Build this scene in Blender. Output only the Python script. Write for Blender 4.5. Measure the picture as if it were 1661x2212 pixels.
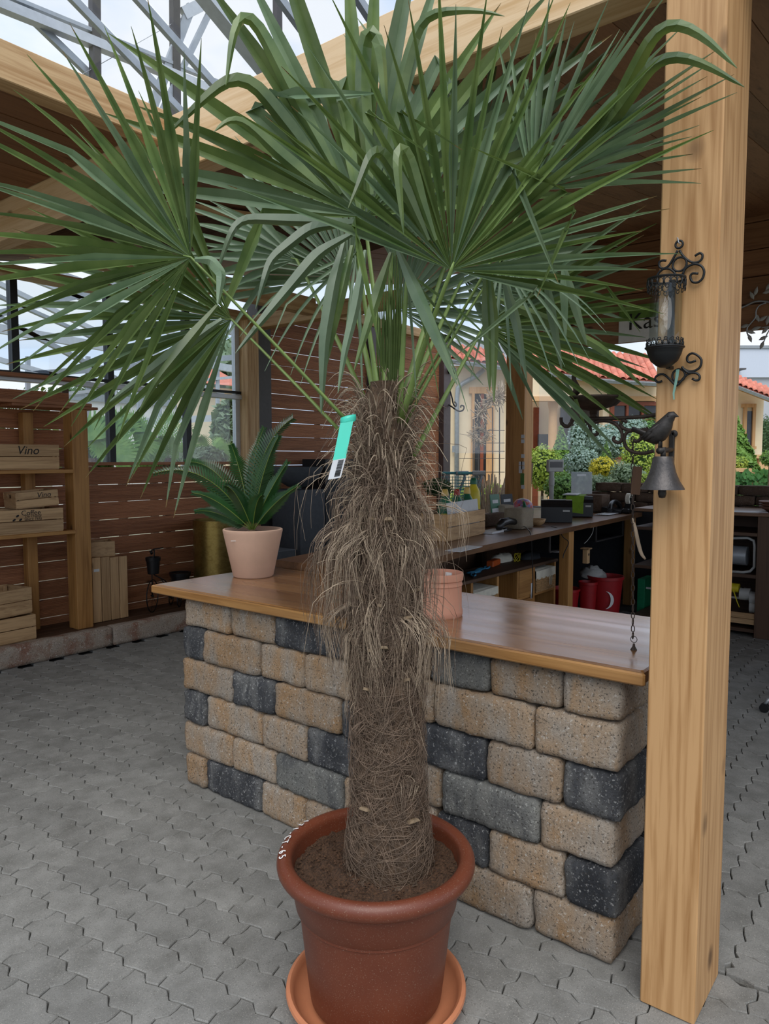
import bpy, math, random
import numpy as np
from mathutils import Vector, Matrix
random.seed(7); RNG = np.random.default_rng(7)
SC = bpy.context.scene; COL = SC.collection
for _o in list(bpy.data.objects): bpy.data.objects.remove(_o)

# ------------------------------------------------------------------ camera
FPX, CX, CY, HC = 1580.0, 830.5, 1106.0, 1.58
YAW, PITCH = math.radians(38.2), math.radians(4.2)
FW = np.array([math.cos(YAW)*math.cos(PITCH), math.sin(YAW)*math.cos(PITCH), -math.sin(PITCH)])
RT = np.array([math.sin(YAW), -math.cos(YAW), 0.0])
UP = np.cross(RT, FW)
CAMP = np.array([0, 0, HC])
cam_d = bpy.data.cameras.new('camera'); cam = bpy.data.objects.new('camera', cam_d); COL.objects.link(cam)
cam_d.sensor_fit = 'VERTICAL'; cam_d.sensor_height = 36.0; cam_d.lens = 36.0*FPX/2212.0
cam_d.clip_start = 0.05; cam_d.clip_end = 300
cam.matrix_world = Matrix(((RT[0], UP[0], -FW[0], 0), (RT[1], UP[1], -FW[1], 0), (RT[2], UP[2], -FW[2], HC), (0, 0, 0, 1)))
SC.camera = cam

# ------------------------------------------------------------------ sky, sun, exposure
world = bpy.data.worlds.new('overcast_sky'); SC.world = world; world.use_nodes = True
_n = world.node_tree.nodes; _l = world.node_tree.links; _n.clear()
_out = _n.new('ShaderNodeOutputWorld'); _bg = _n.new('ShaderNodeBackground')
_tc = _n.new('ShaderNodeTexCoord'); _mp = _n.new('ShaderNodeMapping'); _mp.inputs['Scale'].default_value = (1.6, 1.6, 4.0)
_nz = _n.new('ShaderNodeTexNoise'); _nz.inputs['Scale'].default_value = 2.2; _nz.inputs['Detail'].default_value = 5
_cr = _n.new('ShaderNodeValToRGB')
_cr.color_ramp.elements[0].position = 0.38; _cr.color_ramp.elements[0].color = (0.58, 0.74, 1.0, 1)
_cr.color_ramp.elements[1].position = 0.60; _cr.color_ramp.elements[1].color = (0.88, 0.93, 1.0, 1)
_l.new(_tc.outputs['Generated'], _mp.inputs['Vector']); _l.new(_mp.outputs['Vector'], _nz.inputs['Vector'])
_l.new(_nz.outputs['Fac'], _cr.inputs['Fac']); _l.new(_cr.outputs['Color'], _bg.inputs['Color'])
_bg.inputs['Strength'].default_value = 1.02
_l.new(_bg.outputs['Background'], _out.inputs['Surface'])
sun_d = bpy.data.lights.new('soft_sun', 'SUN'); sun_d.energy = 2.1; sun_d.angle = math.radians(50); sun_d.color = (1.0, 0.96, 0.90)
sun = bpy.data.objects.new('soft_sun', sun_d); COL.objects.link(sun)
sun.rotation_euler = Vector((0.62, 0.42, -1.0)).to_track_quat('-Z', 'Y').to_euler()
SC.view_settings.view_transform = 'Standard'; SC.view_settings.look = 'None'
SC.view_settings.exposure = 0.1; SC.view_settings.gamma = 1.0; SC.view_settings.use_curve_mapping = False

# ------------------------------------------------------------------ pixel -> place (used only to find where things stand)
def ray(x, y): return FW*FPX + RT*(x-CX) + UP*(CY-y)
def onZ(x, y, z=0.0): d = ray(x, y); return CAMP + d*((z-HC)/d[2])
def onX(x, y, v): d = ray(x, y); return CAMP + d*(v/d[0])
def onY(x, y, v): d = ray(x, y); return CAMP + d*(v/d[1])
def onD(x, y, dep): return CAMP + ray(x, y)*(dep/FPX)

# ------------------------------------------------------------------ object helpers
WL = {}
def wl(o): return WL.get(o.name, np.zeros(3)) if o else np.zeros(3)
def tag(o, label=None, cat=None, group=None, kind=None):
    if label: o['label'] = label
    if cat: o['category'] = cat
    if group: o['group'] = group
    if kind: o['kind'] = kind
    return o
def thing(name, label, cat, loc=(0, 0, 0), group=None):
    o = bpy.data.objects.new(name, None); COL.objects.link(o); o.empty_display_size = .05
    o.location = tuple(float(v) for v in loc); WL[o.name] = np.array(loc, float)
    return tag(o, label, cat, group)
def linkobj(name, me, parent=None, loc=(0, 0, 0), rot=None, scale=None):
    o = bpy.data.objects.new(name, me); COL.objects.link(o)
    loc = np.array(loc, float); WL[o.name] = loc
    o.location = tuple(loc - wl(parent))
    if parent: o.parent = parent
    if rot is not None: o.rotation_euler = rot
    if scale is not None: o.scale = scale
    return o
def Rz(a): c, s = math.cos(a), math.sin(a); return np.array([[c, -s, 0], [s, c, 0], [0, 0, 1.0]])
def Rx(a): c, s = math.cos(a), math.sin(a); return np.array([[1, 0, 0], [0, c, -s], [0, s, c]])
def Ry(a): c, s = math.cos(a), math.sin(a); return np.array([[c, 0, s], [0, 1, 0], [-s, 0, c]])
def unit(v): v = np.asarray(v, float); n = np.linalg.norm(v); return v/n if n > 1e-9 else v

class MB:
    """collects faces for ONE mesh; R, T place what is added"""
    def __init__(s, R=None, T=None): s.v = []; s.f = []; s.R = np.eye(3) if R is None else R; s.T = np.zeros(3) if T is None else np.array(T, float)
    def add(s, vs, fs):
        b = len(s.v); vs = np.asarray(vs, float) @ s.R.T + s.T
        s.v.extend(map(tuple, vs)); s.f.extend(tuple(i+b for i in f) for f in fs); return s
    def box(s, x0, x1, y0, y1, z0, z1, bev=0.0):
        if bev <= 0:
            v = [(x, y, z) for z in (z0, z1) for y in (y0, y1) for x in (x0, x1)]
            return s.add(v, [(0, 2, 3, 1), (4, 5, 7, 6), (0, 1, 5, 4), (2, 6, 7, 3), (0, 4, 6, 2), (1, 3, 7, 5)])
        # chamfered box: octagon-style profile in xy, chamfered top and bottom
        def ring(i, z):
            a, b_ = x0+i, x1-i; c, d = y0+i, y1-i
            k = bev
            return [(a+k, c, z), (b_-k, c, z), (b_, c+k, z), (b_, d-k, z), (b_-k, d, z), (a+k, d, z), (a, d-k, z), (a, c+k, z)]
        v = ring(bev, z0)+ring(0, z0+bev)+ring(0, z1-bev)+ring(bev, z1); f = [tuple(range(7, -1, -1)), tuple(range(24, 32))]
        for r in range(3):
            for i in range(8): f.append((r*8+i, r*8+(i+1) % 8, (r+1)*8+(i+1) % 8, (r+1)*8+i))
        return s.add(v, f)
    def cbox(s, c, sx, sy, sz, bev=0.0): return s.box(c[0]-sx/2, c[0]+sx/2, c[1]-sy/2, c[1]+sy/2, c[2]-sz/2, c[2]+sz/2, bev)
    def hexa(s, p):  # 8 corner points, bottom 4 (ccw) then top 4
        return s.add(p, [(3, 2, 1, 0), (4, 5, 6, 7), (0, 1, 5, 4), (1, 2, 6, 5), (2, 3, 7, 6), (3, 0, 4, 7)])
    def bar(s, p, q, w, h, upv=(0, 0, 1)):
        p, q = np.array(p, float), np.array(q, float); d = unit(q-p); sd = unit(np.cross(d, upv)); u = np.cross(sd, d)
        o = [(-w/2, -h/2), (w/2, -h/2), (w/2, h/2), (-w/2, h/2)]
        return s.hexa([p+sd*a+u*b for a, b in o]+[q+sd*a+u*b for a, b in o])
    def prism(s, poly, z0, z1):
        n = len(poly); v = [(x, y, z0) for x, y in poly]+[(x, y, z1) for x, y in poly]
        f = [tuple(range(n-1, -1, -1)), tuple(range(n, 2*n))]+[(i, (i+1) % n, n+(i+1) % n, n+i) for i in range(n)]
        return s.add(v, f)
    def lathe(s, prof, n=32, c=(0, 0, 0), cap=True, arc=None):
        prof = list(prof); m = len(prof); c = np.array(c, float); a0, a1 = arc or (0, 2*math.pi); full = arc is None
        k = n if full else n+1
        v = [(c[0]+r*math.cos(a0+(a1-a0)*j/n), c[1]+r*math.sin(a0+(a1-a0)*j/n), c[2]+z) for r, z in prof for j in range(k)]
        f = []
        for i in range(m-1):
            for j in range(n):
                j2 = (j+1) % k
                f.append((i*k+j, i*k+j2, (i+1)*k+j2, (i+1)*k+j))
        if cap and full:
            if prof[0][0] > 1e-5: f.append(tuple(range(k-1, -1, -1)))
            if prof[-1][0] > 1e-5: f.append(tuple((m-1)*k+j for j in range(k)))
        return s.add(v, f)
    def loft(s, path, rad, n=10, cap=True, upv=(0, 0, 1)):
        P = [np.array(p, float) for p in path]; m = len(P); v = []; ref = np.array(upv, float)
        for i, p in enumerate(P):
            t = unit(P[min(i+1, m-1)]-P[max(i-1, 0)])
            if i == 0:
                if abs(t @ ref) > .95: ref = np.array([1.0, 0, 0]) if abs(t[0]) < .9 else np.array([0, 1.0, 0])
            a = unit(ref - t*(ref @ t)); ref = a; b = np.cross(t, a)
            r = rad[i] if hasattr(rad, '__len__') else rad
            ra, rb = (r if hasattr(r, '__len__') else (r, r))
            for j in range(n):
                th = 2*math.pi*j/n
                v.append(p + a*math.cos(th)*ra + b*math.sin(th)*rb)
        f = [(i*n+j, i*n+(j+1) % n, (i+1)*n+(j+1) % n, (i+1)*n+j) for i in range(m-1) for j in range(n)]
        if cap: f += [tuple(range(n-1, -1, -1)), tuple((m-1)*n+j for j in range(n))]
        return s.add(v, f)
    def ring(s, c, R, r, n=24, k=8, axis=2, arc=(0, 2*math.pi)):
        c = np.array(c, float); pts = []
        full = abs(arc[1]-arc[0]-2*math.pi) < 1e-6
        for i in range(n+1):
            a = arc[0]+(arc[1]-arc[0])*i/n; p = [R*math.cos(a), R*math.sin(a)]
            e = [0, 0, 0]; o = [i_ for i_ in range(3) if i_ != axis]; e[o[0]], e[o[1]] = p; pts.append(c+np.array(e))
        up = [0, 0, 0]; up[axis] = 1
        return s.loft(pts, r, k, cap=not full, upv=up)
    def quad(s, a, b, c, d): return s.add([a, b, c, d], [(0, 1, 2, 3)])
    def mesh(s, name, mat=None, smooth=False, org=None):
        o = np.zeros(3) if org is None else np.array(org, float)
        me = bpy.data.meshes.new(name); me.from_pydata([(a-o[0], b-o[1], c-o[2]) for a, b, c in s.v], [], s.f)
        if mat: me.materials.append(mat)
        if smooth: me.shade_smooth() if smooth is True else smooth_angle(me, smooth)
        me.update(); return me
    def build(s, name, mat, parent=None, smooth=False, org=None):
        if org is None:
            a = np.array(s.v); org = np.array([(a[:, 0].min()+a[:, 0].max())/2, (a[:, 1].min()+a[:, 1].max())/2, a[:, 2].min()])
        return linkobj(name, s.mesh(name, mat, smooth, org), parent, org)
def smooth_angle(me, deg):
    me.shade_smooth()
    if hasattr(me, 'set_sharp_from_angle'): me.set_sharp_from_angle(angle=math.radians(deg))
def npmesh(name, verts, faces, mat, smooth=False):
    """fast mesh from arrays, all faces the same size"""
    verts = np.asarray(verts, np.float32); faces = np.asarray(faces, np.int32); k = faces.shape[1]
    me = bpy.data.meshes.new(name); me.vertices.add(len(verts)); me.vertices.foreach_set('co', verts.ravel())
    me.loops.add(faces.size); me.loops.foreach_set('vertex_index', faces.ravel())
    me.polygons.add(len(faces)); me.polygons.foreach_set('loop_start', np.arange(0, faces.size, k, dtype=np.int32))
    me.polygons.foreach_set('loop_total', np.full(len(faces), k, np.int32))
    me.update(calc_edges=True); me.materials.append(mat)
    if smooth: me.shade_smooth()
    return me
def text(name, s, mat, parent, R, T, size, ext=.0006, align='CENTER', shear=0.0):
    cu = bpy.data.curves.new(name, 'FONT'); cu.body = s; cu.size = size; cu.extrude = ext; cu.align_x = align; cu.align_y = 'CENTER'; cu.shear = shear
    cu.resolution_u = 3
    tmp = bpy.data.objects.new(name, cu); COL.objects.link(tmp)
    me = bpy.data.meshes.new_from_object(tmp.evaluated_get(bpy.context.evaluated_depsgraph_get()))
    bpy.data.objects.remove(tmp); bpy.data.curves.remove(cu)
    a = np.array([v.co for v in me.vertices]) @ np.array(R).T
    me.vertices.foreach_set('co', a.astype(np.float32).ravel()); me.materials.clear(); me.materials.append(mat); me.update()
    return linkobj(name, me, parent, T)
def basis(xa, ya, za): return np.array([xa, ya, za], float).T
B_FRONT = basis((0, -1, 0), (0, 0, 1), (-1, 0, 0))     # flat things on faces that look towards -X: text right = -Y
B_SIDE = basis((1, 0, 0), (0, 0, 1), (0, -1, 0))       # faces that look towards -Y: text right = +X

# ------------------------------------------------------------------ materials
def _nt(name):
    m = bpy.data.materials.new(name); m.use_nodes = True; n = m.node_tree.nodes; n.clear()
    o = n.new('ShaderNodeOutputMaterial'); p = n.new('ShaderNodeBsdfPrincipled'); m.node_tree.links.new(p.outputs[0], o.inputs[0])
    return m, n, m.node_tree.links, p, o
def c4(c, k=1.0): return (min(c[0]*k, 1), min(c[1]*k, 1), min(c[2]*k, 1), 1)
def coords(n, l, scale, rnd=True):
    tc = n.new('ShaderNodeTexCoord'); mp = n.new('ShaderNodeMapping'); mp.inputs['Scale'].default_value = scale
    l.new(tc.outputs['Object'], mp.inputs['Vector'])
    if rnd:
        oi = n.new('ShaderNodeObjectInfo'); mu = n.new('ShaderNodeMath'); mu.operation = 'MULTIPLY'; mu.inputs[1].default_value = 57.0
        l.new(oi.outputs['Random'], mu.inputs[0]); l.new(mu.outputs[0], mp.inputs['Location'])
    return mp.outputs['Vector']
def noise(n, l, vec, scale, detail=4, rough=.55, dist=0.0):
    t = n.new('ShaderNodeTexNoise'); t.inputs['Scale'].default_value = scale; t.inputs['Detail'].default_value = detail
    t.inputs['Roughness'].default_value = rough; t.inputs['Distortion'].default_value = dist; l.new(vec, t.inputs['Vector']); return t.outputs['Fac']
def ramp(n, l, fac, stops):
    r = n.new('ShaderNodeValToRGB'); e = r.color_ramp.elements
    while len(e) < len(stops): e.new(.5)
    for i, (p, c) in enumerate(stops): e[i].position = p; e[i].color = c4(c)
    l.new(fac, r.inputs['Fac']); return r.outputs['Color']
def mixc(n, l, fac, a, b, mode='MIX'):
    m = n.new('ShaderNodeMix'); m.data_type = 'RGBA'; m.blend_type = mode
    for k, v in ((0, fac), (6, a), (7, b)):
        if hasattr(v, 'is_output') or isinstance(v, bpy.types.NodeSocket): l.new(v, m.inputs[k])
        else: m.inputs[k].default_value = v if k == 0 else c4(v)
    return m.outputs[2]
def rndval(n, l, col, amt):
    oi = n.new('ShaderNodeObjectInfo'); mr = n.new('ShaderNodeMapRange'); mr.inputs[3].default_value = 1-amt; mr.inputs[4].default_value = 1+amt
    l.new(oi.outputs['Random'], mr.inputs[0]); h = n.new('ShaderNodeHueSaturation'); l.new(mr.outputs[0], h.inputs['Value']); l.new(col, h.inputs['Color']); return h.outputs['Color']
def bump(n, l, p, h, strength, dist=.01):
    b = n.new('ShaderNodeBump'); b.inputs['Strength'].default_value = strength; b.inputs['Distance'].default_value = dist
    l.new(h, b.inputs['Height']); l.new(b.outputs[0], p.inputs['Normal'])
def plain(name, col, rough=.5, metal=0.0, var=.12, scale=20, bmp=0.0, rnd=0.0, spec=.5, coat=0.0):
    m, n, l, p, o = _nt(name); v = coords(n, l, (1, 1, 1)); f = noise(n, l, v, scale)
    c = ramp(n, l, f, [(.3, tuple(x*(1-var) for x in col)), (.7, tuple(x*(1+var) for x in col))])
    if rnd: c = rndval(n, l, c, rnd)
    l.new(c, p.inputs['Base Color']); p.inputs['Roughness'].default_value = rough; p.inputs['Metallic'].default_value = metal
    p.inputs['Specular IOR Level'].default_value = spec; p.inputs['Coat Weight'].default_value = coat
    if bmp: bump(n, l, p, f, bmp)
    return m
def wood(name, light, dark, axis=0, rough=.6, grain=55, rnd=.1, knots=True, bmp=.15, knotc=None, ring=.5, coat=0.0, kn=(.035, .10, 1.25)):
    """grain along world axis; stretched noise rings plus knots"""
    m, n, l, p, o = _nt(name); s = [1.0, 1.0, 1.0]; s[axis] = .045; v = coords(n, l, tuple(s))
    a = noise(n, l, v, grain, 3, .6, .6)
    s2 = [1.0, 1.0, 1.0]; s2[axis] = .07; v2 = coords(n, l, tuple(s2)); b = noise(n, l, v2, 7, 2, .5, .3)
    w = n.new('ShaderNodeMath'); w.operation = 'MULTIPLY_ADD'; l.new(b, w.inputs[0]); w.inputs[1].default_value = 26*ring*2
    l.new(a, w.inputs[2]); sn = n.new('ShaderNodeMath'); sn.operation = 'SINE'; l.new(w.outputs[0], sn.inputs[0])
    ad = n.new('ShaderNodeMath'); ad.operation = 'MULTIPLY_ADD'; l.new(sn.outputs[0], ad.inputs[0]); ad.inputs[1].default_value = .11; l.new(a, ad.inputs[2])
    col = ramp(n, l, ad.outputs[0], [(.25, dark), (.62, light)])
    if knots:
        s3 = [2.6, 2.6, 2.6]; s3[axis] = kn[2]; v3 = coords(n, l, tuple(s3)); vo = n.new('ShaderNodeTexVoronoi'); vo.inputs['Scale'].default_value = 1.6; l.new(v3, vo.inputs['Vector'])
        k = ramp(n, l, vo.outputs['Distance'], [(kn[0], (1, 1, 1)), (kn[1], (0, 0, 0))])
        col = mixc(n, l, k, col, knotc or tuple(x*.42 for x in dark))
    if rnd: col = rndval(n, l, col, rnd)
    l.new(col, p.inputs['Base Color']); p.inputs['Roughness'].default_value = rough; p.inputs['Coat Weight'].default_value = coat; p.inputs['Coat Roughness'].default_value = .2
    if coat:
        mr = n.new('ShaderNodeMapRange'); mr.inputs[1].default_value = .3; mr.inputs[2].default_value = .7; mr.inputs[3].default_value = .12; mr.inputs[4].default_value = .42; l.new(b, mr.inputs[0]); l.new(mr.outputs[0], p.inputs['Coat Roughness'])
    if bmp: bump(n, l, p, ad.outputs[0], bmp, .004)
    return m
def stone(name, cols, speck=.75, bmp=.6, streak=True, dk=(.05, .045, .04), lt=(.75, .72, .66)):
    m, n, l, p, o = _nt(name); v = coords(n, l, (1, 1.6, .55) if streak else (1, 1, 1)); v1 = coords(n, l, (1, 1, 1))
    a = noise(n, l, v, 7.5, 3, .5, .4); c = ramp(n, l, a, [(.32, cols[0]), (.5, cols[1]), (.66, cols[2])])
    f = noise(n, l, v1, 95, 3, .7); c = mixc(n, l, ramp(n, l, f, [(.58, (0, 0, 0)), (.68, (speck, speck, speck))]), c, lt)
    g = noise(n, l, v1, 130, 2, .6); c = mixc(n, l, ramp(n, l, g, [(.34, (speck, speck, speck)), (.42, (0, 0, 0))]), c, dk)
    c = rndval(n, l, c, .12); l.new(c, p.inputs['Base Color']); p.inputs['Roughness'].default_value = .9; p.inputs['Specular IOR Level'].default_value = .25
    h = noise(n, l, v1, 75, 6, .75); bump(n, l, p, h, min(1, bmp*1.5), .016); return m
def leafmat(name, a, b, rough=.42, trans=.12, rnd=.15):
    m, n, l, p, o = _nt(name); v = coords(n, l, (1, 1, 1)); f = noise(n, l, v, 9, 3)
    c = ramp(n, l, f, [(.32, a), (.68, b)]); c = rndval(n, l, c, rnd); l.new(c, p.inputs['Base Color']); p.inputs['Roughness'].default_value = rough
    p.inputs['Specular IOR Level'].default_value = .5
    if trans:
        t = n.new('ShaderNodeBsdfTranslucent'); mx = n.new('ShaderNodeMixShader'); mx.inputs[0].default_value = trans
        t2 = mixc(n, l, .5, c, (.5, .7, .1)); l.new(t2, t.inputs['Color']); l.new(p.outputs[0], mx.inputs[1]); l.new(t.outputs[0], mx.inputs[2]); l.new(mx.outputs[0], o.inputs[0])
    return m
def glassmat(name, refl=.08, tint=(1, 1, 1), rough=.02):
    m, n, l, p, o = _nt(name); n.remove(p); t = n.new('ShaderNodeBsdfTransparent'); t.inputs[0].default_value = c4(tint)
    g = n.new('ShaderNodeBsdfGlossy'); g.inputs['Roughness'].default_value = rough; mx = n.new('ShaderNodeMixShader')
    mx.inputs[0].default_value = refl; l.new(t.outputs[0], mx.inputs[1]); l.new(g.outputs[0], mx.inputs[2]); l.new(mx.outputs[0], o.inputs[0]); return m

M = {}
PINE, PINED = (.66, .44, .225), (.43, .235, .09)
for ax, nm in ((0, 'x'), (1, 'y'), (2, 'z')):
    M['pine_'+nm] = wood('pine_'+nm, PINE, PINED, ax)
    M['oldpine_'+nm] = wood('oldpine_'+nm, (.46, .225, .065), (.28, .12, .028), ax, ring=.3)
    M['crate_'+nm] = wood('crate_'+nm, (.60, .38, .19), (.36, .205, .09), ax, rnd=.16, ring=.3)
    M['slat_'+nm] = wood('slat_'+nm, (.44, .185, .083), (.26, .098, .042), ax, rnd=.14, ring=.25)
    M['dark_'+nm] = wood('dark_'+nm, (.10, .052, .028), (.05, .025, .013), ax, rnd=.1, ring=.25)
    M['ceil_'+nm] = wood('ceil_'+nm, (.27, .125, .055), (.17, .07, .028), ax, rnd=.16, ring=.3)
    M['desk_'+nm] = wood('desk_'+nm, (.19, .095, .045), (.10, .045, .02), ax, rough=.32, knots=False, bmp=.05)
M['beam_d2'] = wood('beam_pale', (.76, .55, .33), (.60, .38, .18), 1, bmp=.06)
M['post'] = wood('post_pine', (.60, .345, .150), (.40, .20, .068), 2, grain=60, ring=1.0, bmp=.1, kn=(.05, .15, 2.0))
M['topwood'] = wood('worktop_wood', (.30, .145, .05), (.135, .06, .022), 1, rough=.25, knots=False, bmp=.03, ring=.22, coat=1.0)
M['topedge'] = wood('worktop_edge_wood', (.42, .22, .075), (.26, .12, .035), 1, rough=.35, knots=False, bmp=.04, ring=.2)
M['stone_tan'] = stone('stone_tan', [(.44, .38, .315), (.45, .34, .24), (.47, .30, .165)])
M['stone_dark'] = stone('stone_dark', [(.045, .048, .055), (.085, .088, .095), (.20, .20, .195)], lt=(.6, .6, .58))
M['stone_grey'] = stone('stone_grey', [(.11, .112, .115), (.22, .22, .205), (.27, .265, .24)], lt=(.6, .6, .55))
M['kerb'] = stone('kerb_stone', [(.30, .16, .11), (.40, .32, .25), (.42, .35, .29)], streak=False, bmp=.5)
M['plasterblock'] = stone('block_stone', [(.42, .36, .28), (.46, .38, .28), (.40, .33, .25)], speck=.25, streak=False)
M['brownblock'] = stone('brown_block', [(.12, .075, .05), (.17, .11, .075), (.15, .10, .07)], speck=.2, streak=False)
m_, n_, l_, p_, o_ = _nt('paver'); v_ = coords(n_, l_, (1, 1, 1))
cc = ramp(n_, l_, noise(n_, l_, v_, 9, 4, .6), [(.25, (.150, .147, .135)), (.5, (.215, .212, .198)), (.75, (.275, .271, .254))])
cc = mixc(n_, l_, ramp(n_, l_, noise(n_, l_, v_, 260, 2), [(.6, (0, 0, 0)), (.7, (.5, .5, .5))]), cc, (.5, .48, .43))
cc = mixc(n_, l_, ramp(n_, l_, noise(n_, l_, v_, 200, 2), [(.32, (.5, .5, .5)), (.42, (0, 0, 0))]), cc, (.10, .095, .085))
cc = rndval(n_, l_, cc, .09); l_.new(cc, p_.inputs['Base Color']); p_.inputs['Roughness'].default_value = .85; p_.inputs['Specular IOR Level'].default_value = .3
bump(n_, l_, p_, noise(n_, l_, v_, 150, 4, .7), .35, .004); M['paver'] = m_
M['joint'] = plain('joint_sand', (.045, .042, .038), .95, var=.3, scale=120)
M['ground'] = plain('ground', (.26, .25, .16), .95, var=.4, scale=2)
M['gravel'] = plain('gravel', (.45, .42, .36), .95, var=.3, scale=30)
# pots
m_, n_, l_, p_, o_ = _nt('plastic_terracotta'); v_ = coords(n_, l_, (1, 1, 1), False)
cc = ramp(n_, l_, noise(n_, l_, v_, 6, 3), [(.3, (.128, .032, .015)), (.7, (.160, .042, .019))])
cc = mixc(n_, l_, ramp(n_, l_, noise(n_, l_, v_, 330, 2), [(.63, (0, 0, 0)), (.72, (.45, .45, .45))]), cc, (.42, .33, .24))
l_.new(cc, p_.inputs['Base Color']); p_.inputs['Roughness'].default_value = .42; M['pot'] = m_
M['saucer'] = plain('saucer_plastic', (.56, .215, .105), .45, var=.05)
M['clay_pink'] = plain('clay_pink', (.66, .43, .315), .8, var=.07, scale=9)
M['clay_salmon'] = plain('clay_salmon', (.60, .285, .19), .75, var=.05, scale=10)
M['clay_brown'] = plain('clay_brown', (.17, .07, .045), .6)
M['soil'] = plain('soil', (.072, .036, .018), .95, var=.55, scale=160, bmp=.8)
M['fibre'] = plain('fibre', (.18, .125, .087), .8, var=.35, scale=30)
M['fibre_lt'] = plain('fibre_light', (.42, .325, .23), .7, var=.25, scale=12)
M['bark'] = plain('bark', (.10, .062, .037), .9, var=.5, scale=60, bmp=.9)
M['stub'] = plain('cut_stub', (.27, .195, .12), .8, var=.25, scale=60)
M['leaf'] = leafmat('palm_leaf', (.060, .108, .036), (.148, .205, .070), rough=.28, trans=.14, rnd=.32)
M['leaf_b'] = leafmat('palm_leaf_underside', (.10, .165, .095), (.165, .235, .145), rough=.38, trans=.12, rnd=.25)
M['leaf_sheen'] = leafmat('palm_leaf_sheen', (.10, .160, .092), (.18, .245, .150), rough=.30, trans=.12, rnd=.3)  # paler grey-green leaf copy, sky highlights put into its colour
M['leaf_tip'] = plain('dry_tip', (.20, .14, .05), .7)
M['petiole'] = plain('petiole', (.17, .25, .065), .45, var=.2, scale=14)
M['cycad'] = leafmat('cycad_leaf', (.010, .045, .012), (.022, .08, .02), rough=.28, trans=.04)
M['cycad_rib'] = plain('cycad_rib', (.13, .19, .03), .4)
# metals, plastics
M['iron'] = plain('cast_iron', (.028, .024, .022), .5, .35, var=.3, scale=60, bmp=.15)
M['bell'] = plain('bell_iron', (.075, .068, .066), .42, .6, var=.15, scale=120, bmp=.1)
M['rust'] = plain('rusty_iron', (.055, .038, .03), .6, .4, var=.4, scale=40)
M['blackmetal'] = plain('black_metal', (.012, .013, .014), .42, .3, var=.2)
M['steel'] = plain('galvanised_steel', (.42, .45, .48), .45, .55, var=.12, scale=8)
M['alu'] = plain('aluminium', (.60, .63, .66), .4, .35, var=.06)
M['anthracite'] = plain('anthracite_metal', (.075, .068, .066), .5, .2, var=.1)
M['brown_metal'] = plain('brown_steel', (.11, .085, .085), .5, .3, var=.1)
M['brass'] = wood('brushed_brass', (.36, .25, .075), (.25, .165, .045), 0, knots=False, rough=.32, bmp=0); M['brass'].node_tree.nodes['Principled BSDF'].inputs['Metallic'].default_value = .85
M['charcoal'] = plain('charcoal_fibreclay', (.035, .038, .043), .7, var=.15)
M['slate'] = plain('slate_fibreclay', (.075, .083, .095), .7, var=.12)
M['blackp'] = plain('black_plastic', (.012, .012, .013), .32, var=.1)
M['greyp'] = plain('grey_plastic', (.44, .44, .42), .45, var=.05)
M['white'] = plain('white', (.78, .78, .76), .6, var=.04)
M['paper'] = plain('paper', (.62, .63, .65), .7, var=.05)
M['cloth'] = plain('cotton_lining', (.70, .66, .55), .9, var=.1)
M['wicker'] = plain('wicker', (.42, .25, .11), .7, var=.3, scale=60, bmp=.5)
M['red'] = plain('red_plastic', (.36, .012, .016), .38, var=.08)
M['redcap'] = plain('red_cap', (.42, .03, .02), .4)
M['green'] = plain('green_plastic', (.012, .13, .06), .38, var=.1)
M['binder'] = plain('green_binder', (.01, .22, .09), .5)
M['lime'] = plain('lime_cloth', (.19, .33, .02), .9, var=.15, bmp=.3)
M['yellow'] = plain('yellow_plastic', (.62, .50, .02), .4)
M['amber'] = plain('amber_cap', (.70, .47, .12), .35)
M['blue'] = plain('blue_plastic', (.02, .20, .36), .4)
M['orange'] = plain('orange_plastic', (.55, .10, .02), .4)
M['teal'] = plain('teal_tag', (.06, .62, .46), .32, var=.03)
M['teal2'] = plain('teal_paint', (.10, .36, .38), .4)
M['sage'] = plain('sage_ribbon', (.22, .42, .34), .4)
M['ink'] = plain('ink', (.012, .011, .011), .7)
M['whiteink'] = plain('white_marker', (.9, .9, .88), .5)
M['glass'] = glassmat('clear_glass', .05)
M['pane'] = glassmat('window_pane', .05, (.93, .96, .97))
M['acryl'] = glassmat('acrylic', .06, (.95, .96, .97))
M['lantern_glass'] = glassmat('lantern_glass', .035, (.90, .92, .92))
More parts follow.
